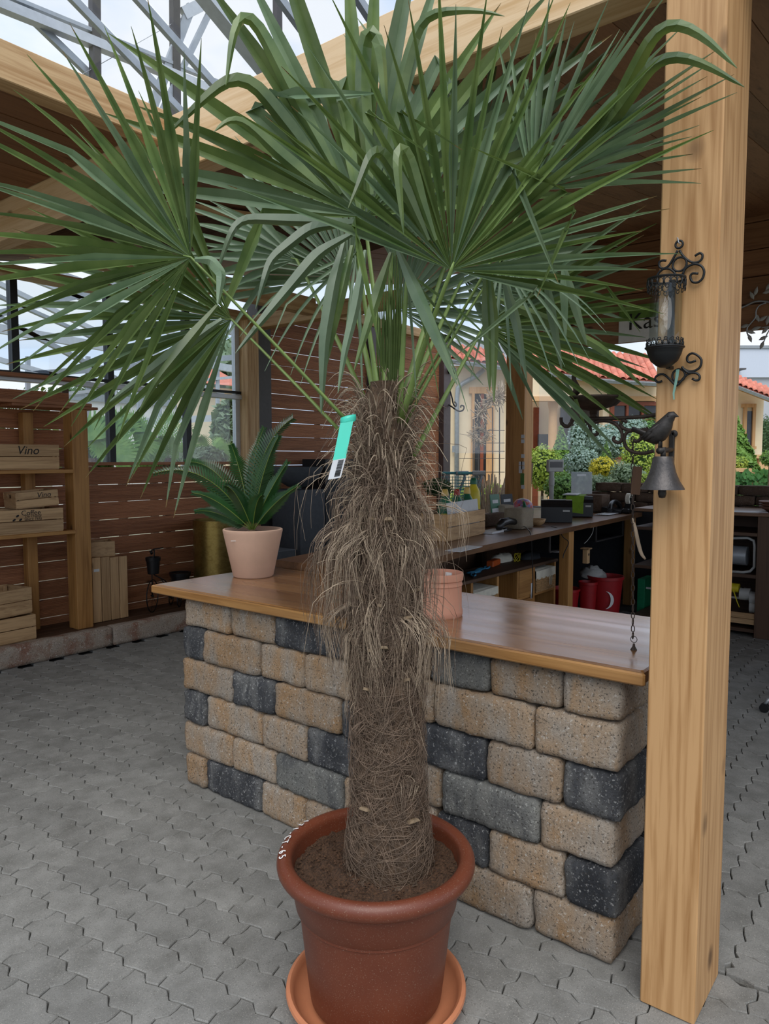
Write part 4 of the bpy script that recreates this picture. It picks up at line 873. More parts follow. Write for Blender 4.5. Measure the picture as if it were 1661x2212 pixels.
def cyfrond(tip, ctrl, dz=0.0, wid=.055, dep=0.0):
    B = q0+np.array([0, 0, hp*.74+.05]); dcam = np.dot(B-CAMP, FW); T = onD(tip[0], tip[1], dcam+dep); C_ = onD(ctrl[0], ctrl[1], dcam+dep*.5)
    n = 40; us = np.linspace(0, 1, n); P = np.array([B*(1-u)**2+2*C_*u*(1-u)+T*u*u for u in us]); tg_ = unit_rows(np.gradient(P, axis=0))
    fr = MB().loft(P[::3], [.0032*(1-.7*k/len(P[::3])) for k in range(len(P[::3]))], 5).build('frond', M['cycad_rib'], cyc, True)
    V = []; F = []
    for i in range(5, n):
        u = us[i]; w = wid*1.15*math.sin(min(1, u*1.15+.12)*math.pi*.93)**.6*(1.0 if u < .9 else .8)
        vw = unit(P[i]-CAMP); s_ = unit(np.cross(tg_[i], vw)); nb = np.cross(s_, tg_[i])
        for sg in (-1, 1):
            for h_ in (0, .5):
                p = P[i]+tg_[i]*h_*.008; d_ = unit(s_*sg*.85+tg_[i]*.62+nb*.35*(1 if 1 else 0)); e = p+d_*w*rg.uniform(.9, 1.08); o = tg_[i]*.0033; b = len(V)
                V += [p-o, p+o, (p+e)/2+o*1.1+nb*.002, e, (p+e)/2-o*1.1+nb*.002]; F += [(b, b+1, b+2, b+4), (b+4, b+2, b+3)]
    me = bpy.data.meshes.new('leaflets'); org = B; me.from_pydata((np.array(V)-org).tolist(), [], F); me.materials.append(M['cycad']); me.update()
    linkobj('leaflets', me, fr, org)['kind'] = 'stuff'
cyfrond((335, 1022), (455, 985), dep=-.12, wid=.06); cyfrond((402, 998), (480, 990), dep=.10, wid=.075); cyfrond((630, 905), (545, 960), dep=.05, wid=.085); cyfrond((600, 945), (560, 1020), dep=-.10, wid=.07)
cyfrond((500, 962), (520, 1010), dep=.20, wid=.08); cyfrond((620, 1000), (570, 1075), dep=-.05, wid=.06); cyfrond((643, 1050), (585, 1085), dep=-.10, wid=.05); cyfrond((418, 1065), (470, 1070), dep=-.08, wid=.05)
cyfrond((423, 1105), (465, 1095), dep=.06, wid=.05); cyfrond((450, 1055), (490, 1070), dep=.15, wid=.05); cyfrond((490, 1050), (515, 1060), dep=-.16, wid=.05); cyfrond((565, 1070), (550, 1080), dep=-.16, wid=.05); cyfrond((570, 925), (535, 1000), dep=.22, wid=.07)

q = onZ(951, 1337, ZT); q0 = q+np.array([FW[0], FW[1], 0])*.075; q0[2] = ZT; sc_ = 1580/np.dot(q0-CAMP, FW); rs = 51/sc_; hs = 93/sc_
sp_ = thing('clay_pot', 'straight salmon clay pot with ribbed rim behind the palm trunk', 'pot', q0)
MB().lathe([(0, 0), (rs*.97, 0), (rs, .006), (rs, .024), (rs*.965, .030), (rs*.955, hs*.70), (rs*.985, hs*.715), (rs*.985, hs*.75), (rs*.965, hs*.765), (rs*.97, hs*.82), (rs*1.015, hs*.84), (rs*1.02, hs*.97), (rs, hs), (rs*.95, hs), (rs*.92, hs*.93), (rs*.86, .02), (0, .016)], 56, q0).build('pot_body', M['clay_salmon'], sp_, 40)
MB().box(q0[0]+.06, q0[0]+.064, q0[1]-.02, q0[1]+.01, q0[2]+hs*.84, q0[2]+hs*.95).build('sticker', M['white'], sp_)

# ---- things on the post.  XP is the face of the post that looks at us
XP = 2.05
def fp(x, y, off=0.0): return onX(x, y, XP-off)
def curve(pts, n=40):
    pts = [np.array(p, float) for p in pts]; P = [2*pts[0]-pts[1]]+pts+[2*pts[-1]-pts[-2]]; out = []
    k = max(2, n//(len(pts)-1))
    for i in range(1, len(P)-2):
        for j in range(k):
            t_ = j/k; a, b, c, d_ = P[i-1], P[i], P[i+1], P[i+2]
            out.append(.5*((2*b)+(c-a)*t_+(2*a-5*b+4*c-d_)*t_**2+(-a+3*b-3*c+d_)*t_**3))
    out.append(pts[-1]); return out
def scroll(pix, r, off): return curve([fp(x, y, off) for x, y in pix], 36), r
LO = .022
lan = thing('wall_lantern', 'black scrolled wall lantern with a glass cylinder on the post', 'lantern', fp(1440, 700, .05))
def scr(pix, nm='scroll_bracket', r=.0032, off=.010): P, rr = scroll(pix, r, off); MB().loft(P, rr, 7).build(nm, M['blackmetal'], lan, True)
scr([(1464, 541), (1457, 553), (1452, 562), (1444, 574), (1434, 580), (1425, 577), (1424, 567), (1430, 563), (1439, 563)])
scr([(1468, 541), (1474, 551), (1484, 561), (1496, 567), (1508, 566), (1516, 559), (1517, 550), (1511, 547), (1501, 553)])
scr([(1418, 598), (1424, 588), (1434, 581), (1446, 581), (1456, 588), (1459, 593)]); scr([(1474, 594), (1480, 581), (1493, 572), (1507, 571), (1517, 577), (1521, 588), (1517, 602), (1507, 610), (1496, 609), (1491, 599), (1495, 591), (1508, 591)])
c_ = fp(1467, 528, .010); MB().loft([c_+.0095*np.array([0, math.cos(a), math.sin(a)]) for a in np.linspace(0, 6.2832, 20)], .003, 7, cap=False).build('hanging_loop', M['blackmetal'], lan, True)
c_ = fp(1468, 571, .010); MB().loft([c_+.0180*np.array([0, math.cos(a), math.sin(a)]) for a in np.linspace(0, 6.2832, 28)], .003, 7, cap=False).build('ring', M['blackmetal'], lan, True)
tag(MB().loft([fp(1463, 513, -.003), fp(1464, 515, .010), fp(1466, 524, .014), fp(1470, 527, .010)], .0016, 6).build('screw_hook', M['steel']), 'small steel hook in the post above the lantern', 'hook')
scr([(1500, 805), (1487, 805), (1477, 798), (1473, 792)], off=.012); scr([(1503, 779), (1492, 783), (1485, 780), (1485, 770), (1495, 763), (1507, 768), (1515, 778), (1512, 793), (1500, 801), (1488, 802), (1476, 797)])
scr([(1430, 823), (1422, 826), (1416, 822), (1416, 815), (1422, 810), (1432, 808), (1442, 815), (1452, 825), (1462, 833), (1472, 822), (1483, 810), (1493, 806), (1504, 806), (1511, 812), (1510, 820), (1503, 822), (1495, 818)])
c_ = fp(1466, 811, .010); MB().loft([c_+.0165*np.array([0, math.cos(a), math.sin(a)]) for a in np.linspace(0, 6.2832, 28)], .003, 7, cap=False).build('ring', M['blackmetal'], lan, True)
# holder: bar on the post, two lace collars, glass, bowl
lc = onX(1434, 700, XP-.068); lc = np.array([XP-.062, lc[1]+.0, 0]); zl = lambda y: onX(1434, y, XP-.062)[2]; rl = .0415*1.04
lc[1] = onX(1437, 700, XP-.062)[1]
MB().box(XP-.018, XP-.010, lc[1]-.008, lc[1]+.008, zl(760), zl(598)).build('back_bar', M['blackmetal'], lan)
def lace(z_edge, z_teeth, nm, r):
    m = MB(); n = 72; dirn = 1 if z_teeth > z_edge else -1; H_ = abs(z_teeth-z_edge)
    m.lathe([(r+.0012, z_edge-.002), (r+.0012, z_edge+dirn*H_*.22), (r, z_edge+dirn*H_*.22), (r, z_edge-.002)], n, (lc[0], lc[1], 0), cap=False)
    for k in range(18):
        a = 2*math.pi*k/18; ce = np.array([lc[0], lc[1], z_edge+dirn*H_*.50]); w = 2*math.pi/18
        for rad, hh_, zz in ((.42, .24, .48), (.25, .13, .82)):
            pts = [np.array([lc[0]+r*math.cos(a+w*rad*math.cos(t_)), lc[1]+r*math.sin(a+w*rad*math.cos(t_)), z_edge+dirn*H_*(zz+hh_*math.sin(t_))]) for t_ in np.linspace(0, 6.2832, 13)]
            m.loft(pts, .0012, 4, cap=False)
        pts = [np.array([lc[0]+r*math.cos(a+w*.5), lc[1]+r*math.sin(a+w*.5), z_edge+dirn*H_*q_]) for q_ in (.2, .45, .62)]; m.loft(pts, .0022, 4)
    return m.build(nm, M['blackmetal'], lan, True)
lace(zl(600), zl(632), 'lace_collar', rl+.004); lace(zl(753), zl(732), 'lace_collar', rl+.002)
MB().lathe([(rl-.003, zl(752)), (rl-.003, zl(606)), (rl-.0045, zl(606)), (rl-.0045, zl(752))], 48, (lc[0], lc[1], 0), cap=False).build('glass_cylinder', M['lantern_glass'], lan, True)
zb_ = zl(752); MB().lathe([(0, zb_-.050), (.012, zb_-.050), (.020, zb_-.046), (.034, zb_-.034), (.042, zb_-.016), (.0455, zb_-.003), (.050, zb_), (.050, zb_+.002), (.044, zb_+.001), (.036, zb_-.012), (0, zb_-.014)], 48, (lc[0], lc[1], 0)).build('bowl', M['blackmetal'], lan, 50)
MB().box(XP-.03, XP, lc[1]-.006, lc[1]+.006, zb_-.05, zb_-.042).build('bowl_arm', M['blackmetal'], lan)
P_ = [fp(1464, 798, .012), fp(1462, 815, .014), fp(1458, 835, .012), fp(1455, 850, .010), fp(1456, 863, .008)]
m = MB()
for i in range(4): w0, w1 = .0045*(1-.15*i), .0045*(1-.15*(i+1)); m.hexa([P_[i]-[0, w0, 0], P_[i]+[0, w0, 0], P_[i+1]+[0, w1, 0], P_[i+1]-[0, w1, 0], P_[i]-[.0008, w0, 0], P_[i]+[-.0008, w0, 0], P_[i+1]+[-.0008, w1, 0], P_[i+1]-[.0008, w1, 0]])
tag(m.build('ribbon_end', M['sage']), 'pale green ribbon end hanging below the lantern bowl', 'ribbon')

# bird bell
bb = thing('bird_bell', 'cast iron bell with a perched bird fixed to the post', 'bell', fp(1440, 1000, .05)); OB = .062
b_y = onX(1432, 1000, XP-OB)[1]; zz = lambda y: onX(1432, y, XP-OB)[2]
MB().box(XP-.010, XP, onX(1452, 1000, XP)[1]-.006, onX(1452, 1000, XP)[1]+.008, onX(1452, 1018, XP)[2], onX(1452, 930, XP)[2], .002).build('back_plate', M['iron'], bb)
by_ = onX(1453, 960, XP)[1]
MB().lathe([(0, -.003), (.009, -.003), (.010, 0), (0, .003)], 14).v
m = MB(basis((0, 1, 0), (0, 0, 1), (-1, 0, 0)), (XP-.004, by_-.004, onX(1460, 937, XP)[2])); m.lathe([(0, 0), (.010, 0), (.010, .004), (.004, .006), (0, .006)], 18); m.build('screw_lug', M['iron'], bb)
MB().loft([np.array([XP-.004, by_, zz(971)]), np.array([XP-OB*.6, b_y-.004, zz(972)]), np.array([XP-OB-.018, b_y+.006, zz(974)])], [.007, .0065, .0085], 10).build('perch', M['iron'], bb, True)
MB().loft([np.array([XP-OB, b_y, zz(992)]), np.array([XP-OB, b_y, zz(966)])], [.007, .007], 10).build('hanger', M['iron'], bb, True)
zb0 = zz(1057); hb_ = zz(986)-zb0; rbell = onX(1385, 1052, XP-OB)[1]-b_y
MB().lathe([(rbell*.90, .002), (rbell, 0), (rbell*.99, .003), (rbell*.78, hb_*.25), (rbell*.60, hb_*.52), (rbell*.50, hb_*.80), (rbell*.46, hb_*.96), (rbell*.42, hb_), (0, hb_)], 48, (XP-OB, b_y, zb0), cap=False).build('bell_body', M['bell'], bb, 50)
MB().lathe([(0, -.022), (.008, -.020), (.011, -.010), (.010, .0), (.004, .02), (0, .02)], 20, (XP-OB, b_y, zb0-.002)).build('clapper', M['iron'], bb, True)
bd = lambda x, y, o=OB+.004: onX(x, y, XP-o)
bird = MB().loft([bd(1388, 946), bd(1400, 944), bd(1412, 943), bd(1422, 936), bd(1431, 926), bd(1438, 915), bd(1444, 905), bd(1450, 899), bd(1456, 897), bd(1460, 898), bd(1466, 900)],
                 [.006, .015, .0225, .0255, .024, .0195, .0145, .0135, .010, .0045, .0008], 16).build('bird_body', M['iron'], bb, True)
MB().loft([bd(1365, 926), bd(1380, 932), bd(1398, 940), bd(1410, 944)], [(.0035, .009), (.005, .010), (.006, .011), (.004, .008)], 8, upv=(1, 0, 1)).build('tail', M['iron'], bird, True)
for k, (a, b, c) in enumerate((((1386, 950), (1402, 936), (1428, 918)), ((1391, 953), (1405, 941), (1426, 924)), ((1397, 951), (1409, 941), (1424, 929)), ((1384, 946), (1404, 931), (1430, 913)))):
    MB().loft([bd(*a, OB+.020), bd(*b, OB+.026), bd(*c, OB+.022)], [(.0012, .002), (.002, .0065), (.001, .002)], 6, upv=(1, 0, 0)).build('wing_feather', M['iron'], bird, True)
MB().lathe([(0, 0), (.0028, 0), (.0022, .0018), (0, .0022)], 10, bd(1443, 899, OB+.016)).build('eye', M['iron'], bird, True)
for dx in (-.006, .006): MB().loft([bd(1427, 945)+[dx, 0, 0], bd(1426, 968)+[dx*1.2, 0, 0]], .0035, 7).build('leg', M['iron'], bird, True)

# bird bath on a scrolled bracket (fixed to the far side of the post)
YB = .60; XB = 2.335
bba = thing('bird_bath_bracket', 'dark iron scroll bracket with a fluted bird bath dish', 'bird bath', onX(1300, 905, XB))
def bp2(x, y): return onX(x, y, XB)
def bscr(pix, r=.0058, nm='scroll'): MB().loft(curve([bp2(*p_) for p_ in pix], 44), r, 8).build(nm, M['rust'], bba, True)
bscr([(1428, 894), (1390, 900), (1340, 903), (1290, 904), (1240, 906), (1234, 912), (1228, 920), (1220, 920), (1213, 913), (1212, 902)], .0062, 'arm')
bscr([(1256, 912), (1262, 909), (1270, 914), (1275, 925), (1276, 936), (1284, 940), (1291, 936), (1289, 930)]); bscr([(1274, 922), (1284, 913), (1300, 909), (1320, 911), (1336, 922), (1344, 938), (1342, 952), (1334, 956), (1325, 950), (1328, 943)])
bscr([(1354, 912), (1346, 908), (1341, 914), (1343, 922), (1354, 928), (1378, 930), (1400, 926)]); bscr([(1368, 930), (1354, 934), (1348, 950), (1354, 968), (1370, 977), (1392, 979), (1412, 974)]); bscr([(1368, 951), (1376, 953), (1384, 948), (1386, 938), (1395, 930), (1412, 930)])
MB().box(XB-.012, XB+.012, .667, .677, bp2(1412, 990)[2], bp2(1412, 850)[2]).build('wall_plate', M['rust'], bba)
dc = bp2(1282, 893); rd = (bp2(1224, 870)[1]-bp2(1343, 870)[1])/2; m = MB(); n = 60; pr = [(0, 0), (.012, 0), (.013, .012), (.03, .016), (rd*.75, .030), (rd*.97, .052), (rd, .058), (rd*.95, .055), (rd*.7, .036), (0, .024)]
v = []; f = []
for i, (r, z) in enumerate(pr):
    for j in range(n): a = 2*math.pi*j/n; k_ = 1+(.035*abs(math.cos(a*8)) if 3 < i < 8 else 0); v.append((dc[0]+r*k_*math.cos(a), dc[1]+r*k_*math.sin(a), dc[2]+.010+z-.014))
f = [(i*n+j, i*n+(j+1) % n, (i+1)*n+(j+1) % n, (i+1)*n+j) for i in range(len(pr)-1) for j in range(n)]
m.add(v, f).build('dish', M['rust'], bba, True)
MB().lathe([(0, -.014), (.011, -.014), (.011, .006), (0, .006)], 14, dc).build('dish_stem', M['rust'], bba, True)
for (pts, rr) in (([(1241, 859), (1243, 850), (1248, 843), (1244, 833), (1240, 822), (1239, 812), (1240, 806)], [.004, .011, .015, .011, .008, .007, .002]), ([(1322, 866), (1320, 858), (1318, 850), (1314, 846), (1312, 855)], [.004, .010, .010, .005, .001])):
    MB().loft([bp2(*p_) for p_ in pts], rr, 12).build('dish_bird', M['rust'], bba, True)
# chain with wooden plate, ring and drop
ch = thing('chain', 'thin rusty chain hanging from the bracket beside the post', 'chain', bp2(1366, 1200)); y_ = 942.0; k = 0
while y_ < 1372:
    c_ = bp2(1366.5+(y_-940)*.001, y_+7.5); lw, lh = (.0052, .0104)
    P_ = []
    for a in np.linspace(0, 6.2832, 13):
        u, v_ = math.cos(a)*lw, math.copysign(abs(math.sin(a))**.7, math.sin(a))*lh
        P_.append(c_+(np.array([0, u, v_]) if k % 2 == 0 else np.array([u, 0, v_])))
    MB().loft(P_, .0017, 5, cap=False).build('chain_link', M['rust'], ch, True); y_ += 14.6; k += 1
c_ = bp2(1369, 1381); MB().loft([c_+.0105*np.array([0, math.cos(a), math.sin(a)]) for a in np.linspace(0, 6.2832, 18)], .0012, 5, cap=False).build('ring', M['rust'], ch, True)
c_ = bp2(1369, 1398); MB().lathe([(0, .012), (.003, .012), (.005, .002), (.011, -.008), (.009, -.012), (0, -.010)], 9, c_).build('drop', M['rust'], ch)
R_ = Rz(.5); a, b = bp2(1374, 1005), bp2(1374, 1072); pc_ = bp2(1372, 1038)
tag(MB(R_ @ Rx(.06), pc_+[0, -.004, 0]).prism([(-.004, -.014), (.004, -.014), (.004, .014), (-.004, .014)], -.045, .045).build('bark_plate', M['dark_z']), 'weathered dark wooden plate hanging on the chain', 'plate')
P_ = curve([bp2(1366, 1118), bp2(1372, 1140), bp2(1378, 1170), bp2(1385, 1195), bp2(1394, 1208)], 16); m = MB()
m.loft(P_, [(.0015, .002)]+[(.0015,   .006*math.sin(math.pi*(i+1)/len(P_))**.6+.001) for i in range(len(P_)-1)], 6, upv=(1, 0, 0)); tag(m.build('dry_leaf', M['fibre_lt'], None, True), 'pale dried leaf caught on the chain', 'leaf')
# ================================================================== CASH DESK AND WHAT STANDS ON IT
DZ = 1.0
desk = thing('cash_desk', 'long brown wooden cash desk running back from the stone counter', 'desk', (5.2, 2.9, 0))
xm = onZ(1263, 1129, DZ)
def dk(x): return float(np.interp(x, [2.9, 4.0, 8.0], [2.30, 2.47, 2.70])), float(np.interp(x, [2.9, 3.7, 5.6, 6.6, 7.95], [3.06, 3.19, 3.42, 3.95, 4.12]))
a, b, c, d_ = dk(2.88), dk(4.0), dk(6.32), dk(7.95)
MB().prism([(2.88, a[0]), (4.0, b[0]), (6.32, c[0]), (6.32, c[1]), (5.6, 3.42), (3.7, dk(3.7)[1]), (2.88, a[1])], DZ-.042, DZ).build('desk_board', M['desk_x'], desk)
MB().prism([(6.33, c[0]+.01), (7.95, d_[0]), (7.95, d_[1]), (6.6, 3.95), (6.33, c[1])], DZ-.05, DZ-.006).build('desk_board', M['desk_x'], desk)
for x in (2.98, 5.95, 7.8):
    y0, y1 = dk(x); MB().box(x-.05, x+.05, y0+.04, y0+.13, 0, DZ-.05, .003).build('leg', M['oldpine_z'], desk); MB().box(x-.04, x+.04, y1-.12, y1-.04, 0, DZ-.05, .003).build('leg', M['dark_z'], desk)
MB().prism([(2.9, a[1]-.03), (5.6, 3.39), (6.6, 3.92), (7.95, d_[1]-.03), (7.95, d_[1]), (6.6, 3.95), (5.6, 3.42), (2.9, a[1])], 0, DZ-.052).build('back_panel', M['dark_x'], desk)
# cabinet below the desk
YC = 2.83
def cx(px, py): return onY(px, py, YC)
x0, x1 = cx(915, 1270)[0], cx(1199, 1230)[0]; zt = cx(1100, 1231)[2]; zb_ = .06
cab = thing('drawer_cabinet', 'low wooden cabinet with cubbies and a drawer under the desk', 'cabinet', ((x0+x1)/2, YC+.15, 0))
MB().box(x0-.05, x1+.02, YC-.02, YC+.28, zt-.025, zt, .004).build('cabinet_top', M['dark_x'], cab)
MB().box(x0, x1, YC+.26, YC+.28, .02, zt-.025).build('back_board', M['dark_x'], cab)
cols = [x0, cx(1020, 1260)[0], cx(1076, 1250)[0], cx(1119, 1245)[0], cx(1154, 1240)[0], x1]
for x in cols: MB().box(x-.016, x+.016, YC, YC+.26, .0, zt-.025, .002).build('upright', M['oldpine_z'], cab)
zm = zt-.26
for i in range(5): MB().box(cols[i]+.016, cols[i+1]-.016, YC+.004, YC+.255, zm-.02, zm, .002).build('cabinet_shelf', M['oldpine_x'], cab)
dr_ = MB().box(cols[3]+.02, cols[4]-.02, YC-.004, YC+.2, zm+.004, zt-.03, .003).build('drawer', M['oldpine_x'], cab)
MB().box(cols[4]-.07, cols[4]-.05, YC-.008, YC-.0045, zm-.03, zm+.10).build('paper_tag', M['paper'], dr_)
MB().box(cols[3]+.02, cols[4]-.02, YC-.004, YC+.2, .03, zm-.024, .003).build('drawer', M['oldpine_x'], cab)
def basket(label, x0, x1, z0, h):
    th = thing('wicker_basket', label, 'basket', ((x0+x1)/2, YC+.1, z0), 'lined wicker baskets in the cabinet'); y0, y1 = YC-.006, YC+.2
    m = MB(); n = 7
    for k in range(n):
        z = z0+h*.62*(k+.5)/n
        for j in range(9):
            xa = x0+(x1-x0)*j/9; xb = x0+(x1-x0)*(j+1)/9; o = .004 if (j+k) % 2 else -.003
            m.loft([(xa, y0+.004, z), ((xa+xb)/2, y0+o, z), (xb, y0+.004, z)], h*.62/n*.55, 5, cap=False)
    m.box(x0, x1, y0+.006, y1, z0, z0+h*.6); m.build('wicker', M['wicker'], th)
    MB().add([(x0-.004, y0-.006, z0+h*.55), (x1+.004, y0-.006, z0+h*.58), (x1+.006, y0-.004, z0+h*.95), (x0-.006, y0-.004, z0+h*.92), (x0+.02, y0+.03, z0+h), (x1-.02, y0+.03, z0+h*.98), (x1, y1, z0+h), (x0, y1, z0+h)], [(0, 1, 2, 3), (3, 2, 5, 4), (4, 5, 6, 7)]).build('lining', M['cloth'], th)
    xm_ = x0+(x1-x0)*.72; m = MB()
    for s_ in (-1, 1): m.loft([(xm_, y0-.010, z0+h*.62), (xm_+s_*.02, y0-.012, z0+h*.55), (xm_+s_*.012, y0-.01, z0+h*.2)], [(.002, .006), (.002, .007), (.001, .004)], 5)
    m.build('bow', M['cloth'], th)
basket('lined wicker basket in the upper right cubby', cols[4]+.02, cols[5]-.02, zm+.004, .20)
basket('lined wicker basket in the lower right cubby', cols[4]+.02, cols[5]-.02, .05, .22)
basket('lined wicker basket behind the salmon pot', cols[1]+.01, cols[2]-.02, zm+.004, .16)
# tools and gloves on the cabinet
def lump(label, nm, cat, px, py, rx, ry, rz, mat, z=None, seed=1):
    z = zt if z is None else z; p = onZ(px, py, z); n = 14; v = []
    for i in range(9):
        f_ = i/8*math.pi/2
        for j in range(n): a_ = 2*math.pi*j/n; v.append((p[0]+rx*math.cos(f_)*math.cos(a_), p[1]+ry*math.cos(f_)*math.sin(a_), z+rz*math.sin(f_)))
    v = np.array(v); v += unit_rows(v-np.array([p[0], p[1], z]))*(vnoise(v, seed, 45)*rz*.28)[:, None]; v[:, 2] = np.maximum(v[:, 2], z+.001)
    return tag(linkobj(nm, npmesh(nm, v, [(i*n+j, i*n+(j+1) % n, (i+1)*n+(j+1) % n, (i+1)*n+j) for i in range(8) for j in range(n)], M[mat], True)), label, cat)
lump('crumpled pale work gloves on the cabinet', 'work_gloves', 'gloves', 1083, 1212, .16, .08, .07, 'cloth', seed=4); lump('dark work gloves beside the yellow string', 'work_gloves', 'gloves', 1145, 1206, .14, .08, .07, 'charcoal', seed=6)
p = onZ(1117, 1212, zt); m = MB()
for k in range(3): m.loft([p+np.array([.035*math.cos(a_)*(1+.2*k), .02*math.sin(a_), .03+.035*math.sin(a_+k)]) for a_ in np.linspace(0, 6.28, 16)], .003, 5, cap=False)
tag(m.build('string_loop', M['yellow'], None, True), 'loop of yellow string between the gloves', 'string')
for i, (px, py) in enumerate(((1012, 1238), (1030, 1232), (1048, 1228), (1022, 1244))):
    p = onZ(px, py, zt+.006); a_ = .25*i-.2; th = thing('pruning_shears', ('blue pruning shears nearest to the salmon pot', 'second pair of blue pruning shears', 'blue pruning shears farthest along the cabinet', 'blue pruning shears lying in front of the others')[i], 'shears', p, 'blue pruning shears on the cabinet')
    for s_ in (-1, 1): MB(Rz(a_), p).loft([(-.02, s_*.004, 0), (.04, s_*.018, 0), (.10, s_*.016, .002), (.13, s_*.008, 0)], [.005, .008, .008, .005], 6).build('handle', M['blue'], th, True)
    MB(Rz(a_), p).hexa([(-.09, 0, -.002), (-.02, -.012, -.002), (-.02, .012, -.002), (-.09, .004, -.002), (-.09, 0, .002), (-.02, -.012, .002), (-.02, .012, .002), (-.09, .004, .002)]).build('blade', M['blackmetal'], th)
p = onZ(1066, 1222, zt+.004); tag(MB(Rz(.2), p).box(-.10, .10, -.03, .03, 0, .05, .006).build('tool_pack', M['orange']), 'orange and white tool pack on the cabinet', 'package')
tag(MB().box(*(lambda q: (q[0]-.12, q[0]+.12, q[1]-.05, q[1]+.05, zt+.002, zt+.06))(onZ(1215, 1192, zt)), .003).build('paper_stack', M['paper']), 'stack of white booklets under the desk beside the leg', 'booklets')
# drawers hung below the board
for i, (pa, pb_, lab) in enumerate((((1182, 1150), (1230, 1180), 'black metal tray hung below the near desk board'), ((1283, 1125), (1340, 1160), 'black metal tray hung below the far desk board'))):
    A, B = onY(pa[0], pa[1], 2.76), onY(pb_[0], pb_[1], 2.76); x0_, x1_ = sorted((A[0], B[0])); z1_ = DZ-.052; z0_ = z1_-.17; th = thing('hanging_tray', lab, 'tray', ((x0_+x1_)/2, 2.9, z0_))
    MB().box(x0_, x1_, 2.74, 3.05, z0_, z0_+.012).box(x0_, x0_+.012, 2.74, 3.05, z0_+.012, z1_).box(x1_-.012, x1_, 2.74, 3.05, z0_+.012, z1_).box(x0_+.012, x1_-.012, 3.04, 3.05, z0_+.012, z1_).build('tray_shell', M['blackmetal'], th)
    m = MB()
    for p_, q_ in (((x0_, z0_), (x1_, z0_)), ((x0_, z1_), (x1_, z1_)), ((x0_, z0_), (x0_, z1_)), ((x1_, z0_), (x1_, z1_))): m.bar((p_[0], 2.736, p_[1]), (q_[0], 2.736, q_[1]), .012, .012, upv=(0, 1, 0))
    m.build('tray_lip', M['anthracite'], th)
# buckets
def bucket(label, px, py, z, wpx, h):
    p = onZ(px, py, z); d = np.dot(p-CAMP, FW); r = wpx/2*d/FPX; z0 = max(0.0, z-h); c = (p[0], p[1], z0); H_ = z-z0
    th = thing('red_bucket', label, 'bucket', c, 'red buckets under the desk')
    MB().lathe([(0, 0), (r*.72, 0), (r*.95, H_*.93), (r*1.02, H_*.94), (r*1.02, H_), (r*.96, H_), (r*.92, H_*.92), (r*.70, .012), (0, .012)], 32, c).build('bucket_body', M['red'], th, 40); return th, p, r
bucket('short red bucket nearest to the counter', 1221, 1270, .36, 62, .36); bucket('red bucket in the middle, half hidden by the desk leg', 1270, 1256, .42, 40, .42)
b3 = bucket('tallest red bucket with a pale crescent mark', 1308, 1243, .46, 76, .46)
cc_ = b3[1]-np.array([FW[0], FW[1], 0])*(b3[2]*.93)-RT*.05; m = MB(basis(RT, (0, 0, 1), -unit([FW[0], FW[1], 0])), cc_+[0, 0, -.21]); pts = []
for a_ in np.linspace(-1.4, 1.4, 12): pts.append((.085*math.cos(a_), .085*math.sin(a_)))
for a_ in np.linspace(1.4, -1.4, 12): pts.append((.055*math.cos(a_), .085*math.sin(a_)*.98))
m.prism(pts, 0, .003).build('crescent_mark', M['white'], b3[0])
p = onZ(1308, 1243, .46); lump('clear bag of crumpled film in the middle bucket', 'plastic_bag', 'bag', 1280, 1246, .13, .12, .10, 'greyp', z=.43, seed=8)
A = onX(1376, 1250, 7.4); B = onX(1388, 1318, 7.4); A = np.array([7.4, A[1]-.04, A[2]]); tag(MB().box(7.40, 7.68, A[1]-.04, A[1]+.035, 0, A[2], .003).build('file_binder', M['binder']), 'green file binder standing beside the post', 'binder')
p = onY(1266, 1202, 2.70); th = thing('bird_house', 'small pale wooden nest box hanging on the desk leg', 'nest box', p); MB().cbox(p, .055, .05, .13, .004).build('box', M['crate_z'], th); MB().cbox(p+[0, 0, .075], .08, .08, .012).build('lid', M['crate_x'], th)
m = MB(basis((1, 0, 0), (0, 0, 1), (0, -1, 0)), p+[0, -.0255, .02]); m.lathe([(0, 0), (.012, 0), (.012, .0015), (0, .0015)], 14); m.build('entrance_hole', M['ink'], th)

def dp(px, py, ox=0.0, oy=0.0):
    """a spot on the desk below this column, kept on the board"""
    p = onZ(px, py, DZ)+np.array([ox, oy, 0])
    if p[0] > 7.72: p = onX(px, 1000, 7.72)
    lo, hi = dk(p[0]); p[1] = min(max(p[1], lo+.08), hi-.09); p[2] = DZ; return p
